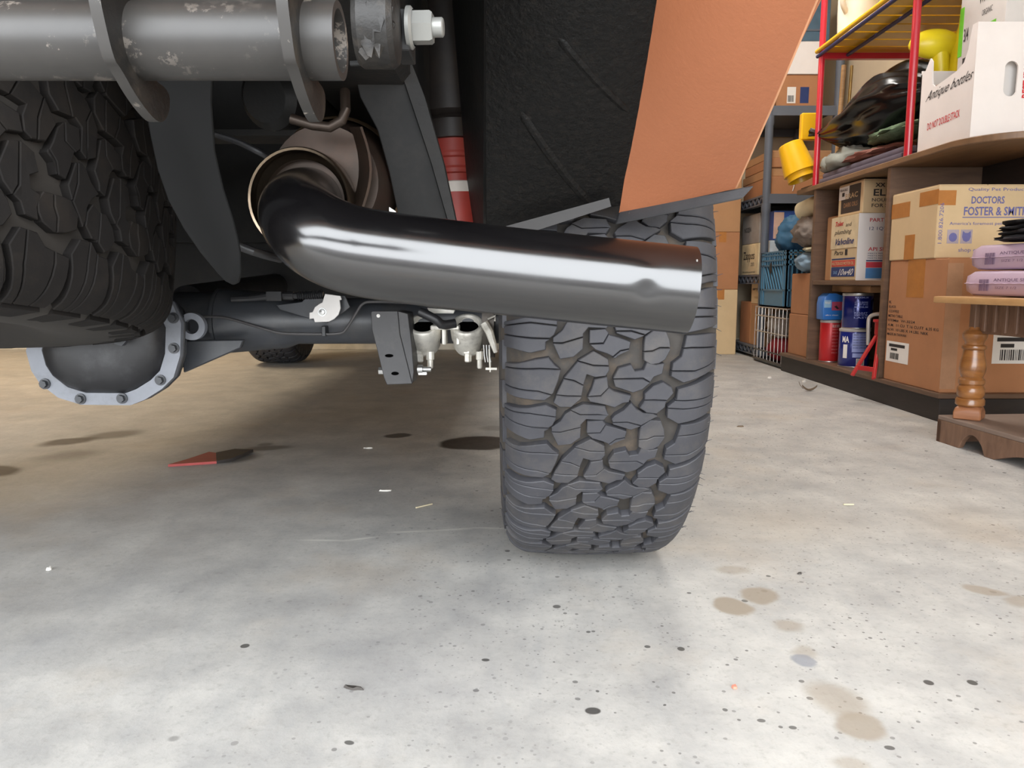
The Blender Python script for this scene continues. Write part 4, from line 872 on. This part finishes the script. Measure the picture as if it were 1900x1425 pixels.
# red rack with yellow slat shelf
t = thing('storage_rack', 'red post rack with a yellow slatted shelf standing on the bookcase', 'rack', (1.76, 3.6, ZTOP))
redp = mat('red_powder_coat', (186, 30, 48), .3, var=.06, coat=.4); yel = mat('yellow_enamel', (226, 176, 24), .35, var=.06, coat=.2); navy = mat('navy_edge', (34, 38, 84), .4)
for px, py in ((1.575, 3.16), (1.575, 4.10), (2.10, 3.16), (2.10, 4.10)): part(MB().tube([(px, py, ZTOP if px < 1.9 else 0), (px, py, 2.2)], .0155, 20), 'post', redp, t)
ZY = 1.665
for k in range(9): part(MB().box(1.575, 2.10, 3.10+k*.112, 3.10+k*.112+.098, ZY, ZY+.008), 'slat', yel, t, bevel=.001)
part(MB().tube([(1.556, 3.02, ZY+.012), (1.556, 4.12, ZY+.012)], .011, 12), 'front_rail', yel, t); part(MB().tube([(1.560, 3.02, ZY-.012), (1.560, 4.12, ZY-.012)], .009, 12), 'edge_rail', navy, t); part(MB().tube([(1.70, 3.02, ZY-.012), (1.70, 4.12, ZY-.012)], .009, 12), 'under_rail', navy, t)
part(MB().box(1.575, 2.10, 4.085, 4.115, ZY-.03, ZY-.002), 'crossbar', redp, t); part(MB().box(1.575, 2.10, 3.15, 3.17, ZY+.5, ZY+.53), 'crossbar', redp, t)
# white jug and brown roll on the yellow shelf
jug = thing('plastic_jug', 'translucent white plastic jug on the yellow shelf', 'jug', (1.66, 3.92, ZY+.024))
wp = mat('white_hdpe', (220, 210, 190), .4, var=.05, scale=4)
jb = MB(); jb.lathe([(.070, 0), (.085, .012), (.088, .10), (.088, .20), (.08, .24), (.05, .28), (.03, .30), (.03, .33)], (1.665, 3.92, ZY+.024), (0, 0, 1), 28); part(jb, 'body', wp, jug); part(MB().tube(smooth_path([(1.60, 3.88, ZY+.12), (1.565, 3.86, ZY+.16), (1.565, 3.86, ZY+.24), (1.61, 3.88, ZY+.28)], 2), .013, 12), 'handle', wp, jug); part(MB().lathe([(.033, .325), (.033, .36), (.0, .36)], (1.665, 3.92, ZY+.024), (0, 0, 1), 20, cap=False), 'cap', mat('cap_blue', (60, 80, 150), .5), jug)
rl = MB(); rl.tube([(1.66, 3.62, ZY+.05), (1.98, 3.70, ZY+.05)], .036, 20); rl.tube([(1.66, 3.62, ZY+.05), (1.655, 3.62, ZY+.05)], .02, 20); solo(rl, 'brown_roll', card_d, 'brown paper roll lying on the yellow shelf beside the white jug', 'roll', recalc=True)
# yellow watering can
t = thing('watering_can', 'bright yellow plastic watering can standing behind the red post', 'watering can', (1.80, 3.24, ZTOP))
yb = mat('bright_yellow_plastic', (226, 206, 36), .35, var=.05, scale=4)
wc = MB(); wc.lathe([(.07, 0), (.085, .02), (.085, .30), (.075, .44), (.05, .52), (.045, .60)], (1.83, 3.22, ZTOP), (0, 0, 1), 28); part(wc, 'body', yb, t)
wc = MB(); wc.blob((1.70, 3.25, 1.46), (.105, .05, .058), 24, .05, 1, 2); ob = part(wc, 'rose', yb, t); part(MB().tube([(1.72, 3.245, 1.42), (1.73, 3.24, 1.33), (1.79, 3.23, 1.2)], [.035, .028, .03], 16), 'spout', yb, t)
part(MB().tube(smooth_path([(1.90, 3.22, 1.2), (1.96, 3.22, 1.3), (1.96, 3.22, 1.5), (1.87, 3.22, 1.58)], 2), .014, 12), 'handle', yb, t)
# bag and cloths between the posts
bagm = mat('black_plastic_bag', (11, 11, 14), .25, var=.2, bump=.35, bscale=16)
t = thing('garbage_bag', 'shiny black plastic garbage bag stuffed between the red posts', 'bag', (1.74, 3.62, 1.15))
def sack(path, radii, n, seed, amp):
    P = smooth_path(path, 2); R_ = [Vector((r, 0, 0)) for r in radii]; R_ = [v.x for v in smooth_path(R_, 2)]; mb = MB(); mb.tube(P, R_, n); k = len(P)
    for i in range(k):
        for j_ in range(n):
            p = mb.v[i*n+j_]; d = p-P[i]; a = 2*math.pi*j_/n
            f = 1+amp*noise.noise(Vector((math.cos(a)*2.2, math.sin(a)*2.2, i*.10+seed)))+amp*.7*noise.noise(Vector((math.cos(a)*5, math.sin(a)*5, i*.16+seed*2)))
            mb.v[i*n+j_] = P[i]+Vector((d.x*f, d.y*f, d.z*f*.86))
    return mb
b = sack([(1.80, 3.33, 1.32), (1.79, 3.38, 1.32), (1.77, 3.50, 1.32), (1.75, 3.66, 1.31), (1.72, 3.82, 1.29), (1.67, 3.95, 1.265), (1.61, 4.06, 1.262), (1.585, 4.10, 1.27), (1.56, 4.15, 1.285)], [.03, .11, .165, .175, .15, .105, .045, .018, .022], 64, 3, .34); part(b, 'body', bagm, t, angle=80)
part(MB().tube([(1.60, 4.075, 1.264), (1.59, 4.09, 1.267)], .022, 14), 'tie', bagm, t)
greyc = mat('grey_canvas', (134, 136, 128), .85, var=.14, scale=9, bump=.4, bscale=40)
b = MB(); b.blob((1.66, 3.90, 1.10), (.085, .16, .065), 32, .3, 2.4, 11, fold=.3, flat=1.062); b.blob((1.62, 4.02, 1.10), (.045, .07, .05), 20, .3, 2.4, 15, fold=.3, flat=1.062); solo(b, 'canvas_glove', greyc, 'crumpled grey canvas work glove under the black bag', 'glove', angle=80)
b = MB(); b.blob((1.69, 3.62, 1.085), (.11, .26, .028), 40, .25, 2.6, 21, fold=.3, flat=1.060); solo(b, 'brown_cloth', mat('rust_cloth', (126, 78, 66), .85, var=.15, bump=.4, bscale=40), 'rust brown folded cloth on the purple pads', 'cloth', angle=80)
b = MB(); b.blob((1.66, 3.40, 1.145), (.085, .20, .024), 32, .3, 3, 31, fold=.4); solo(b, 'green_netting', mat('green_net', (92, 112, 84), .9, var=.3, scale=60, bump=.6, bscale=90), 'green netting between the black bag and the brown cloth', 'netting', angle=80)
pm = mat('purple_pad', (96, 88, 100), .8, var=.12, bump=.3)
for k, (za, zb, off, lb) in enumerate(((ZTOP, ZTOP+.026, 0, 'thin purple grey pad lying on the bookcase top'), (ZTOP+.0265, ZTOP+.052, .012, 'upper purple grey pad stacked under the brown cloth'))):
    solo(MB().box(1.568+off, 1.88, 3.20, 4.04-off, za, zb), 'seat_pad', pm, lb, 'pad', 'purple pads', bevel=.008, segs=2)
for (x, y, r, m, lb) in ((1.70, 4.16, .012, wood('pole_wood', (170, 130, 84), (196, 156, 108)), 'pale wooden pole leaning behind the red post'), (1.745, 4.17, .008, mat('brass_rod', (170, 140, 84), .35, .7), 'thin brass rod beside the wooden pole')):
    solo(MB().tube([(x, y, ZTOP), (x+.01, y-.01, 1.62)], r, 12), 'pole', m, lb, 'pole')
bb = MB(); bb.blob((2.02, 3.80, 1.34), (.09, .22, .26), 28, .15, 2, 44, fold=.1, flat=ZTOP)
solo(bb, 'paper_sack', mat('pale_sack', (196, 184, 164), .8, var=.1), 'crumpled pale paper sack behind the black bag', 'sack', angle=80)
# yellow bucket tipped over at the far end
t = thing('bucket', 'yellow plastic bucket lying tipped at the far end of the bookcase top', 'bucket', (1.60, 4.22, ZTOP))
bm_ = mat('bucket_yellow', (224, 172, 20), .35, var=.05, coat=.1)
p0, p1 = at(1466, 268, 4.26), at(1488, 330, 4.22); ax_ = (p1-p0).normalized()
b = MB(); b.lathe([(0, 0), (.058, 0), (.064, .006), (.085, .165), (.072, .168), (.076, .2), (.070, .2), (.062, .165), (.056, .01), (0, .01)], p0, ax_, 36, cap=False); part(b, 'body', bm_, t, recalc=True)
part(MB().box(p0.x+.05, p0.x+.16, p0.y-.02, p0.y+.02, p0.z+.02, p0.z+.16), 'grip', bm_, t, bevel=.006)
solo(MB().box(1.57, 1.72, 4.13, 4.29, ZTOP, ZTOP+.012), 'wood_offcut', lam_top, 'small wood offcut under the yellow bucket', 'board', bevel=.002)

# ------------------------------------------------ grey plastic shelving beyond
gp = mat('grey_plastic', (92, 98, 108), .45, var=.06, scale=6)
t = thing('plastic_shelving', 'grey plastic shelving unit with round posts beyond the bookcase', 'shelving', (1.86, 5.45, 0))
GX0, GX1, GY0, GY1 = 1.655, 2.12, 5.13, 5.83
for x in (GX0, GX1-.03):
    for y in (GY0, GY1):
        pst = MB(); prof = []
        for a, bz in ((0, .5), (.5, 1.02), (1.02, 1.57), (1.57, 2.1)): prof += [(.023, a), (.026, a+.06), (.026, bz-.06), (.030, bz-.05), (.030, bz)]
        pst.lathe(prof, (x, y, 0), (0, 0, 1), 20); part(pst, 'post', gp, t)
for z in (.02, .50, 1.02, 1.57):
    s_ = MB(); s_.box(GX0-.01, GX1, GY0, GY1, z+.05, z+.062); s_.box(GX0-.01, GX0, GY0, GY1, z, z+.008); s_.box(GX0, GX1, GY0-.02, GY0-.012, z, z+.06); s_.box(GX0, GX1, GY1+.012, GY1+.02, z, z+.06)
    n = 7
    for k in range(n):
        ya, yb_ = lerp(GY0+.03, GY1-.03, k/n), lerp(GY0+.03, GY1-.03, (k+1)/n); ym = (ya+yb_)/2
        s_.beam((GX0-.004, ya, z+.006), (GX0-.004, ym, z+.052), .012, .008, up=(1, 0, 0)); s_.beam((GX0-.004, ym, z+.052), (GX0-.004, yb_, z+.006), .012, .008, up=(1, 0, 0))
    s_.box(GX0+.03, GX0+.035, GY0, GY1, z, z+.06)
    part(s_, 'shelf', gp, t)
RZ = [.082, .562, 1.082, 1.632]
def rbox(name, lb, x0, x1, y0, y1, z, h, m, **k): return carton(name, lb, x0, x1, y0, y1, z, z+h, m, taped=False, **k)
t, L, N = rbox('shoe_box', 'cream shoe box with black lettering on the middle grey shelf', 1.672, 1.97, 5.30, 5.68, RZ[1], .215, mat('cream_card', (222, 206, 168), .7)); L.text('Zappos', .12, .42, .66, .34, ink, t, .01); L.text('.com', .56, .28, .22, .12, mat('grey_ink', (120, 112, 100), .7), t, 0); L.text('FREE SHIPPING AND RETURNS', .1, .07, .75, .05, ink, t, 0)
t, L, N = rbox('shoe_box', 'grey shoe box on top of the cream shoe box', 1.675, 1.97, 5.31, 5.70, RZ[1]+.216, .20, mat('grey_card', (150, 146, 142), .75)); L.text('NOZEN', .14, .42, .4, .16, ink, t, .01)
t, L, N = rbox('toy_box', 'blue printed box lying on the white box, middle grey shelf', 1.72, 2.05, 5.16, 5.28, RZ[1]+.225, .19, mat('blue_box', (48, 84, 160), .5)); N.rect(0, .05, .2, .9, mat('peach_print', (206, 170, 150), .6), t, 'printed_panel'); N.text('LIBERTY', .62, .78, .32, .1, paper, t); 
for i in range(4): N.text('assembly required for use', .3, .66-i*.12, .4, .05, mat('pale_blue_ink', (130, 160, 210), .6), t, 0)
t, L, N = rbox('white_box', 'white box under the blue printed box', 1.70, 1.84, 5.16, 5.28, RZ[1], .224, mat('cool_white_card', (200, 208, 214), .6))
t, L, N = rbox('white_box', 'narrow cream box beside the white box', 1.845, 1.95, 5.17, 5.28, RZ[1], .224, card_l)
b = MB(); b.blob((1.80, 4.92, .80), (.13, .14, .13), 64, .15, 2, 51, fold=.12, flat=.701); solo(b, 'blue_bag', mat('blue_nylon', (52, 96, 128), .6, var=.1, bump=.3, bscale=30), 'soft blue nylon bag resting on the milk crate', 'bag', angle=80)
t, L, N = rbox('cardboard_box', 'small tan box lettered on its side, bottom grey shelf', 1.672, 1.93, 5.17, 5.42, RZ[0]+.285, .16, card_l); L.text('carrying', .12, .52, .62, .17, ink, t, .02); L.text('tools', .3, .22, .3, .12, mat('tan_ink', (150, 116, 70), .7), t, 0)
t, L, N = rbox('cardboard_box', 'brown carton under the small tan box, bottom grey shelf', 1.672, 1.93, 5.16, 5.41, RZ[0], .284, card)
t, L, N = rbox('cardboard_box', 'reddish brown carton at the back of the bottom grey shelf', 1.672, 1.93, 5.42, 5.66, RZ[0], .295, card_d)
for k, (h, m, y0, y1, lb) in enumerate(((.115, card_d, 5.15, 5.72, 'flat brown carton with string tie, lowest in the stack on the third grey shelf'), (.055, card, 5.17, 5.75, 'thin flattened carton second from bottom of the third shelf stack'), (.06, card_d, 5.16, 5.7, 'dark flattened carton third in the third shelf stack'), (.05, card, 5.18, 5.72, 'thin flattened carton on top of the third shelf stack'))):
    z = RZ[2]+[0, .116, .172, .233][k]; t, L, N = rbox('cardboard_box', lb, 1.68, 2.09, y0, y1, z, h, m, group='cartons stacked on the third grey shelf')
    if k == 0: part(MB().tube(smooth_path([(1.83, 5.148, z+.02), (1.835, 5.140, z+.05), (1.845, 5.146, z+.09), (1.85, 5.150, z+.11)], 2), .003, 8), 'string_tie', paper, t)
t, L, N = rbox('cardboard_box', 'brown box with small blue and white pictures, top grey shelf', 1.70, 1.98, 5.16, 5.5, RZ[3], .20, card_d); N.rect(.25, .12, .2, .5, paper, t, 'label'); N.rect(.55, .12, .2, .5, inknavy, t, 'label'); N.bars(.27, .16, .14, .2, ink, t, 6)
t, L, N = rbox('storage_bin', 'white storage box above the brown box, top grey shelf', 1.69, 2.0, 5.15, 5.5, RZ[3]+.201, .20, card_white)
t, L, N = rbox('storage_bin', 'slate blue plastic bin topmost on the grey shelving', 1.69, 2.02, 5.15, 5.5, RZ[3]+.402, .30, mat('slate_bin', (74, 100, 118), .5)); N.rect(.1, .2, .8, .04, gp, t, 'rib', .006); N.rect(.5, .3, .06, .6, gp, t, 'rib', .006)
# cartons by the back wall
for k, (h, m, lb) in enumerate(((.46, card_l, 'tall tan carton standing on the floor beside the front of the truck'), (.40, card_d, 'brown carton second from floor in the stack by the back wall'), (.42, card, 'brown carton on top of the stack by the back wall'))):
    carton('cardboard_box', lb, 1.36, 1.60, 5.5, 5.86, [0, .461, .862][k], [0, .461, .862][k]+h, m, group='cartons stacked by the back wall')

# milk crate on wire basket, boxes and pillows between bookcase and grey shelving
blu = mat('milk_crate_blue', (74, 122, 150), .45, var=.06)
t = thing('wire_basket', 'silver wire basket cage standing on the floor under the milk crate', 'basket', (1.80, 4.85, 0))
wires = MB(); bx0, bx1, by0, by1, bz = 1.60, 1.98, 4.50, 5.08, .355
for k in range(10): y = lerp(by0, by1, k/9); wires.tube([(bx0, y, .02), (bx0, y, bz)], .0022, 6)
for k in range(9): x = lerp(bx0, bx1, k/8); wires.tube([(x, by0, .02), (x, by0, bz)], .0022, 6); wires.tube([(x, by1, .02), (x, by1, bz)], .0022, 6)
part(wires, 'wire_grid', mat('chrome_wire', (190, 182, 174), .3, .7), t, kind='stuff')
for z, r in ((.02, .010), (.08, .005), (.20, .004), (.30, .004), (bz, .004)): part(MB().tube([(bx0, by1, z), (bx0, by0, z), (bx1, by0, z), (bx1, by1, z), (bx0, by1, z)], r, 8), 'frame_wire', blackpaint if z < .1 else MATS['chrome_wire'], t)
part(MB().box(bx0, bx1, by0, by1, .004, .014), 'tray', frameblack, t)
b = MB(); b.blob((1.72, 4.90, .235), (.08, .11, .085), 28, .25, 3, 61, fold=.2); solo(b, 'plush_toy', mat('grey_plush', (150, 140, 130), .95, var=.25, scale=30, bump=.6, bscale=60), 'grey and white plush toy inside the wire basket', 'toy', angle=80)
b = MB(); b.blob((1.72, 4.88, .09), (.085, .13, .075), 28, .2, 2, 63, fold=.15, flat=.0145); solo(b, 'red_cloth', mat('dark_red_cloth', (130, 28, 36), .8, var=.15, bump=.3), 'dark red cloth under the plush toy in the wire basket', 'cloth', angle=80)
b = MB(); b.blob((1.86, 4.72, .17), (.09, .14, .13), 24, .2, 2, 66, fold=.2, flat=.0145); solo(b, 'grey_rag', mat('grey_rag', (96, 90, 84), .9, var=.2, bump=.4), 'bundled dark grey rag at the near end of the wire basket', 'rag', angle=80)
t = thing('milk_crate', 'blue plastic milk crate with diagonal lattice sides on the wire basket', 'crate', (1.80, 4.80, .36))
mx0, mx1, my0, my1, mz0, mz1 = 1.615, 1.95, 4.58, 5.06, .360, .700
fr = MB()
for x in (mx0, mx1-.014): 
    for y in (my0, my1-.02): fr.box(x, x+.014, y, y+.02, mz0, mz1)
    for z in (mz0, mz0+.10, mz1-.09, mz1-.06, mz1-.03, mz1-.010): fr.box(x, x+.012, my0, my1, z, z+.010)
    for y in (my0+.045, my1-.06): fr.box(x, x+.012, y, y+.014, mz0, mz1)
    for k in range(10): y = lerp(my0+.04, my1-.04, k/9); fr.box(x, x+.010, y, y+.006, mz1-.09, mz1)
for y in (my0, my1-.014):
    for z in (mz0, mz0+.10, mz1-.09, mz1-.06, mz1-.03, mz1-.010): fr.box(mx0, mx1, y, y+.012, z, z+.010)
    for k in range(12): x = lerp(mx0, mx1-.01, k/11); fr.box(x, x+.008, y, y+.010, mz0, mz1)
part(fr, 'frame', blu, t)
part(MB().box(mx0, mx1, my0, my1, mz0, mz0+.008), 'bottom', blu, t); part(MB().box(mx0+.006, mx0+.010, my0+.05, my1-.05, mz0+.008, mz0+.10), 'lower_panel', blu, t)
for k in range(9):
    y = lerp(my1-.07, my0+.02, k/8); a = Vector((mx0+.006, min(y+.06, my1-.05), mz1-.09)); bq = Vector((mx0+.006, max(y-.05, my0+.05), mz0+.105)); part(MB().beam(a, bq, .008, .008, up=(1, 0, 0)), 'lattice_bar', blu, t)
hh = MB(); n = 16; hh.prism([(.022*math.cos(2*math.pi*i/n), .035*math.sin(2*math.pi*i/n)) for i in range(n)], (mx0-.0005, 4.86, mz1-.10), (0, -1, 0), (0, 0, 1), .001); part(hh, 'hand_hole', ink, t)
part(MB().box(mx0+.02, mx1-.02, my0+.02, my1-.02, mz0+.01, mz1-.05), 'contents', mat('crate_load', (40, 70, 92), .7), t)
carton('cardboard_box', 'brown carton standing on the platform end beside the milk crate, lower of two', 1.600, 1.93, 4.10, 4.46, .106, .335, card_d, taped=False, group='stacked cartons by the milk crate')
carton('cardboard_box', 'brown carton under the pale blue pillow, upper of two by the milk crate', 1.602, 1.93, 4.10, 4.45, .336, .56, card_d, taped=False, group='stacked cartons by the milk crate')
def bundle(name, lb, cat, c, r, m, seed, flat=None, fold=.25): b = MB(); b.blob(c, r, 64, .14, 2, seed, flat=flat, fold=fold); return solo(b, name, m, lb, cat, angle=80)
bundle('pillow', 'pale blue pillow on the upper brown carton', 'pillow', (1.68, 4.28, .625), (.11, .16, .062), mat('pale_blue_fabric', (134, 160, 180), .85, var=.08, bump=.3), 71, .561, .06)
bundle('cloth_roll', 'folded cream cloth on the pale blue pillow', 'cloth', (1.66, 4.22, .690), (.08, .11, .016), mat('cream_fabric', (196, 188, 160), .85, var=.08, bump=.3), 72, None, .1)
bundle('grey_bundle', 'grey fabric bundle packed beside the bookcase end', 'bundle', (1.66, 4.28, .785), (.105, .17, .085), mat('taupe_fabric', (126, 116, 108), .85, var=.15, bump=.3), 73)
b = MB(); b.tube([(1.62, 4.40, .905), (1.66, 4.30, .925), (1.72, 4.12, .925)], [.05, .055, .052], 20, hollow=.008); solo(b, 'cloth_roll', mat('ivory_fabric', (206, 196, 164), .85, var=.08, bump=.3), 'rolled ivory cloth on top of the grey bundle', 'cloth', recalc=True)

# ============================================================ side table
TB = fl(1737, 818); ang = math.radians(4)
t = thing('side_table', 'worn maple side table with turned legs at the right edge', 'table', (TB.x, TB.y, 0), rotz=ang)
oak = wood('honey_maple', (112, 70, 36), (156, 104, 56), .28, (6, 6, 20), .3); tw = wood('worn_table_wood', (96, 70, 54), (128, 98, 78), .55, (3, 14, 3)); topm = wood('table_top_wood', (176, 132, 84), (206, 164, 112), .5, (14, 2, 3))
def lpart(mb, name, m, **k): return mb.build(name, m, t, local=True, **k)
ZB = .086
sc_ = [(0, 0), (.11, 0)]+[(.11+.12*(i/8), .052*math.sin(math.pi*i/8)**.7) for i in range(1, 8)]+[(.23, 0), (.27, .0)]+[(.27+.30*(i/10), .034*math.sin(math.pi*i/10)) for i in range(1, 10)]+[(.57, 0), (.68, 0), (.68, ZB-.014), (0, ZB-.014)]
lpart(MB().prism(sc_, (.018, 0, 0), (0, -1, 0), (0, 0, 1), .018), 'base_rail', tw, bevel=.0015)
lpart(MB().box(0, .42, -.68, 0, ZB-.014, ZB), 'base_shelf', mat('dusty_shelf', (126, 108, 96), .7, var=.12, scale=8), bevel=.002)
lpart(MB().box(.0, .42, -.018, .0, 0.0, ZB-.014), 'base_end', tw)
for sx in (.018, .06): pass
tq = [(.037, .128), (.041, .132), (.041, .146), (.038, .152), (.033, .153), (.0385, .162), (.0385, .184), (.034, .191), (.032, .193), (.037, .198), (.037, .210), (.032, .216), (.030, .218), (.0355, .232), (.0375, .245), (.036, .262), (.031, .285), (.0285, .303), (.033, .306), (.0345, .311), (.033, .316), (.026, .32), (.0265, .328), (.031, .335), (.034, .342), (.035, .352), (.030, .36), (.02, .366), (.017, .374)]
for ly in (-.075, -.58):
    for lx in (.052, .36):
        q = MB(); q.lathe(tq, (lx, ly, 0), (0, 0, 1), 32); lg = lpart(q, 'leg', oak)
        k = MB(); k.lathe([(.052, ZB), (.054, ZB+.004), (.054, ZB+.022), (.048, ZB+.036), (.038, .129)], (lx, ly, 0), (0, 0, 1), 4, a0=math.pi/4); k.build('leg_block', wood('leg_block_wood', (134, 86, 56), (162, 110, 76), .4), lg, local=True, bevel=.003)
        k = MB(); k.box(lx-.014, lx+.014, ly-.014, ly+.014, .37, .447); k.build('leg_post', tw, lg, local=True, bevel=.002)
lpart(MB().box(.052, .057, -.68, -.09, .355, .447), 'apron', tw); lpart(MB().box(.07, .38, -.078, -.072, .355, .447), 'apron', tw)
for k in range(10): lpart(MB().box(.044, .053, -.125-k*.045, -.111-k*.045, .362, .445), 'apron_slat', tw, bevel=.002)
lpart(MB().prism([(0, 0), (.0, -.7), (.46, -.7), (.46, 0), (.03, .03)], (-.05, -.01, .447), (1, 0, 0), (0, 1, 0), .02), 'table_top', topm, bevel=.005, segs=2)
lavm = mat('lavender_film', (196, 172, 192), .4, var=.05, scale=6, bump=.5, bscale=26, coat=.1); lavi = mat('lavender_ink', (116, 96, 122), .6)
def packet(lb, z, h, off):
    c = Vector((TB.x+.195+off, TB.y-.25, z)); p = thing('lavender_packet', lb, 'packet', c, 'lavender packets on the side table', ang)
    def fn(a, bb): return (a, bb)
    m_ = MB(); n = 14; xs, ys = .15, .22
    vs = []; fs = []
    for i in range(n+1):
        for j in range(n+1):
            u, v = math.sin(math.pi*(i/n-.5)), math.sin(math.pi*(j/n-.5)); e = max(0, (1-abs(u)**24)*(1-abs(v)**24)); wob = .004*noise.noise(Vector((u*4, v*4, z*30)))
            vs.append(Vector((u*xs+wob, v*ys, h*.5+h*.48*e**.32+wob*.6)))
    for i in range(n+1):
        for j in range(n+1):
            u, v = math.sin(math.pi*(i/n-.5)), math.sin(math.pi*(j/n-.5)); e = max(0, (1-abs(u)**24)*(1-abs(v)**24)); vs.append(Vector((u*xs, v*ys, h*.5-h*.48*e**.32)))
    q = n+1; m0 = q*q
    for i in range(n):
        for j in range(n):
            fs += [(i*q+j, (i+1)*q+j, (i+1)*q+j+1, i*q+j+1), (m0+i*q+j, m0+i*q+j+1, m0+(i+1)*q+j+1, m0+(i+1)*q+j)]
    m_.add(vs, fs); m_.build('body', lavm, p, local=True, angle=70, recalc=True)
    cr = MB(); zz = []
    for k in range(24): zz.append((-ys+k*2*ys/24, .0 if k % 2 else .006))
    cr.prism([(ys, -.012), (ys, .004)]+[(a, .004+bz) for a, bz in zz[::-1]]+[(-ys, -.012)], (-xs-.0, 0, h*.5), (0, 1, 0), (-.5, 0, -.15), .001); cr.build('crimped_edge', lavm, p, local=True)
    lf_ = Face((-xs-.0005, ys, 0), (0, -2*ys, 0), (0, 0, h)); lf_.O = WM[p.name] @ lf_.O; lf_.R = WM[p.name].to_3x3() @ lf_.R; lf_.N = lf_.R.cross(lf_.U).normalized()
    return p, lf_
for k, (lb, z, h, off) in enumerate((('lower lavender plastic packet with printed side on the table top', .468, .078, 0), ('upper lavender plastic packet under the black cloth', .546, .078, .012))):
    p, f = packet(lb, z, h, off)
    f.text('ANTIQUE SILVER', .30, .56, .40, .13, lavi, p, .01, e=.0022); f.bars(.16, .22, .10, .44, lavi, p, 5, e=.0024); f.text('SIZE 7 1/2', .32, .30, .2, .09, lavi, p, 0, e=.0022); f.text('QTY 1', .62, .30, .12, .09, lavi, p, 0, e=.0022)
bl = MB()
for k in range(4): bl.blob((TB.x+.20, TB.y-.23, .640+k*.015), (.14, .19, .013), 28, .2, 3, 80+k, fold=.2)
solo(bl, 'black_cloth', mat('black_knit', (46, 46, 50), .85, var=.2, scale=50, bump=.5, bscale=80), 'folded black cloth on top of the lavender packets', 'cloth', angle=80)
yl = at(1892, 308, 2.55); solo(MB().box(yl.x-.008, yl.x+.2, 2.5, 2.66, yl.z-.02, yl.z+.035), 'yellow_sponge', mat('yellow_foam', (196, 168, 90), .9, bump=.4), 'yellow foam block poking in at the right edge', 'foam', bevel=.004) if False else None

# ============================================================ litter on the floor
t = thing('scraper', 'red and dark flat scraper lying on the floor under the truck', 'scraper', fl(360, 858))
a = [fl(312, 867), fl(402, 861), fl(401, 845), fl(388, 843), fl(350, 856)]
part(MB().add([p+Vector((0, 0, z)) for z in (.001, .008) for p in a], [(4, 3, 2, 1, 0), (5, 6, 7, 8, 9)]+[(i, (i+1) % 5, 5+(i+1) % 5, 5+i) for i in range(5)]), 'blade', mat('red_plastic', (150, 52, 48), .5), t, recalc=True)
a = [fl(402, 861), fl(430, 856), fl(456, 845), fl(470, 839), fl(436, 838), fl(401, 845)]
part(MB().add([p+Vector((0, 0, z)) for z in (.001, .009) for p in a], [tuple(range(6))[::-1], tuple(range(6, 12))]+[(i, (i+1) % 6, 6+(i+1) % 6, 6+i) for i in range(6)]), 'handle', mat('dark_handle', (54, 50, 48), .6), t, recalc=True)
leafm = mat('dry_leaf', (112, 94, 76), .8, var=.2, scale=40)
c = fl(1502, 726); lf2 = MB(); lf2.sheet(lambda u, v: (c.x-.035+.07*u, c.y+.02*(v-.5)*math.sin(math.pi*min(1, u+.05)), .003+.02*(2*u-1)**2+.008*(2*v-1)**2), 8, 4, .001); t = solo(lf2, 'dry_leaf', leafm, 'curled dry brown leaf on the floor before the bookcase', 'leaf')
part(MB().tube([c+Vector((-.03, 0, .012)), c+Vector((-.045, .004, .03)), c+Vector((-.05, .006, .045))], .0012, 6), 'stem', leafm, t)
def bit(name, m, x, y, w, d, rz, lb, cat, h=.004, grp=None):
    p = fl(x, y); b = MB(); n = 9; r = random.Random(int(x*7+y)); pts = []
    for i in range(n): a = 2*math.pi*i/n; k = .7+.5*r.random(); pts.append((w*k*math.cos(a), d*k*math.sin(a)))
    ct, st_ = math.cos(rz), math.sin(rz); pts = [(q[0]*ct-q[1]*st_, q[0]*st_+q[1]*ct) for q in pts]
    vs = [Vector((p.x+q[0], p.y+q[1], .0005)) for q in pts]+[Vector((p.x+q[0]*.8, p.y+q[1]*.8, h*(.6+.6*r.random()))) for q in pts]
    b.add(vs, [list(range(n))[::-1], list(range(n, 2*n))]+[(i, (i+1) % n, n+(i+1) % n, n+i) for i in range(n)]); return solo(b, name, m, lb, cat, grp, recalc=True)
chipw = mat('white_chip', (214, 210, 202), .7); chipd = mat('dark_debris', (58, 54, 50), .8); twig = mat('pale_twig', (200, 188, 158), .8)
bit('paint_flake', chipw, 91, 1058, .006, .004, .3, 'white flake at the far left of the floor', 'flake', .006); bit('paint_flake', chipw, 683, 832, .018, .006, .05, 'white flake below the dark oil spot', 'flake'); bit('paint_flake', chipw, 716, 911, .018, .006, .1, 'curved white flake mid floor', 'flake')
bit('dry_leaf', leafm, 1373, 792, .016, .007, .1, 'small dark leaf scrap right of the tire', 'leaf'); bit('leaf_scrap', chipd, 1484, 1065, .005, .003, .4, 'tiny dark crumb right of the tan stain', 'crumb', .003)
bit('leaf_scrap', chipd, 655, 1278, .014, .004, -.3, 'dark leaf sliver on the pale floor in front', 'leaf', .004); bit('red_crumb', mat('pink_crumb', (196, 120, 100), .8), 1362, 1277, .004, .004, 0, 'tiny pinkish crumb among the tar specks', 'crumb', .004)
bit('paint_flake', chipw, 1428, 702, .014, .012, 0, 'white crumb by the grey shelving foot', 'flake', .01); bit('paint_flake', chipw, 1492, 709, .012, .012, 0, 'white crumb near the curled leaf', 'flake', .01)
for x0_, y0_, x1_, y1_, lb in ((1565, 936, 1584, 936, 'short pale twig on the open floor right of the tire'), (772, 942, 802, 935, 'pale straw twig on the floor left of the tire')): solo(MB().tube([fl(x0_, y0_, .003), fl(x1_, y1_, .003)], .0018, 8), 'twig', twig, lb, 'twig')
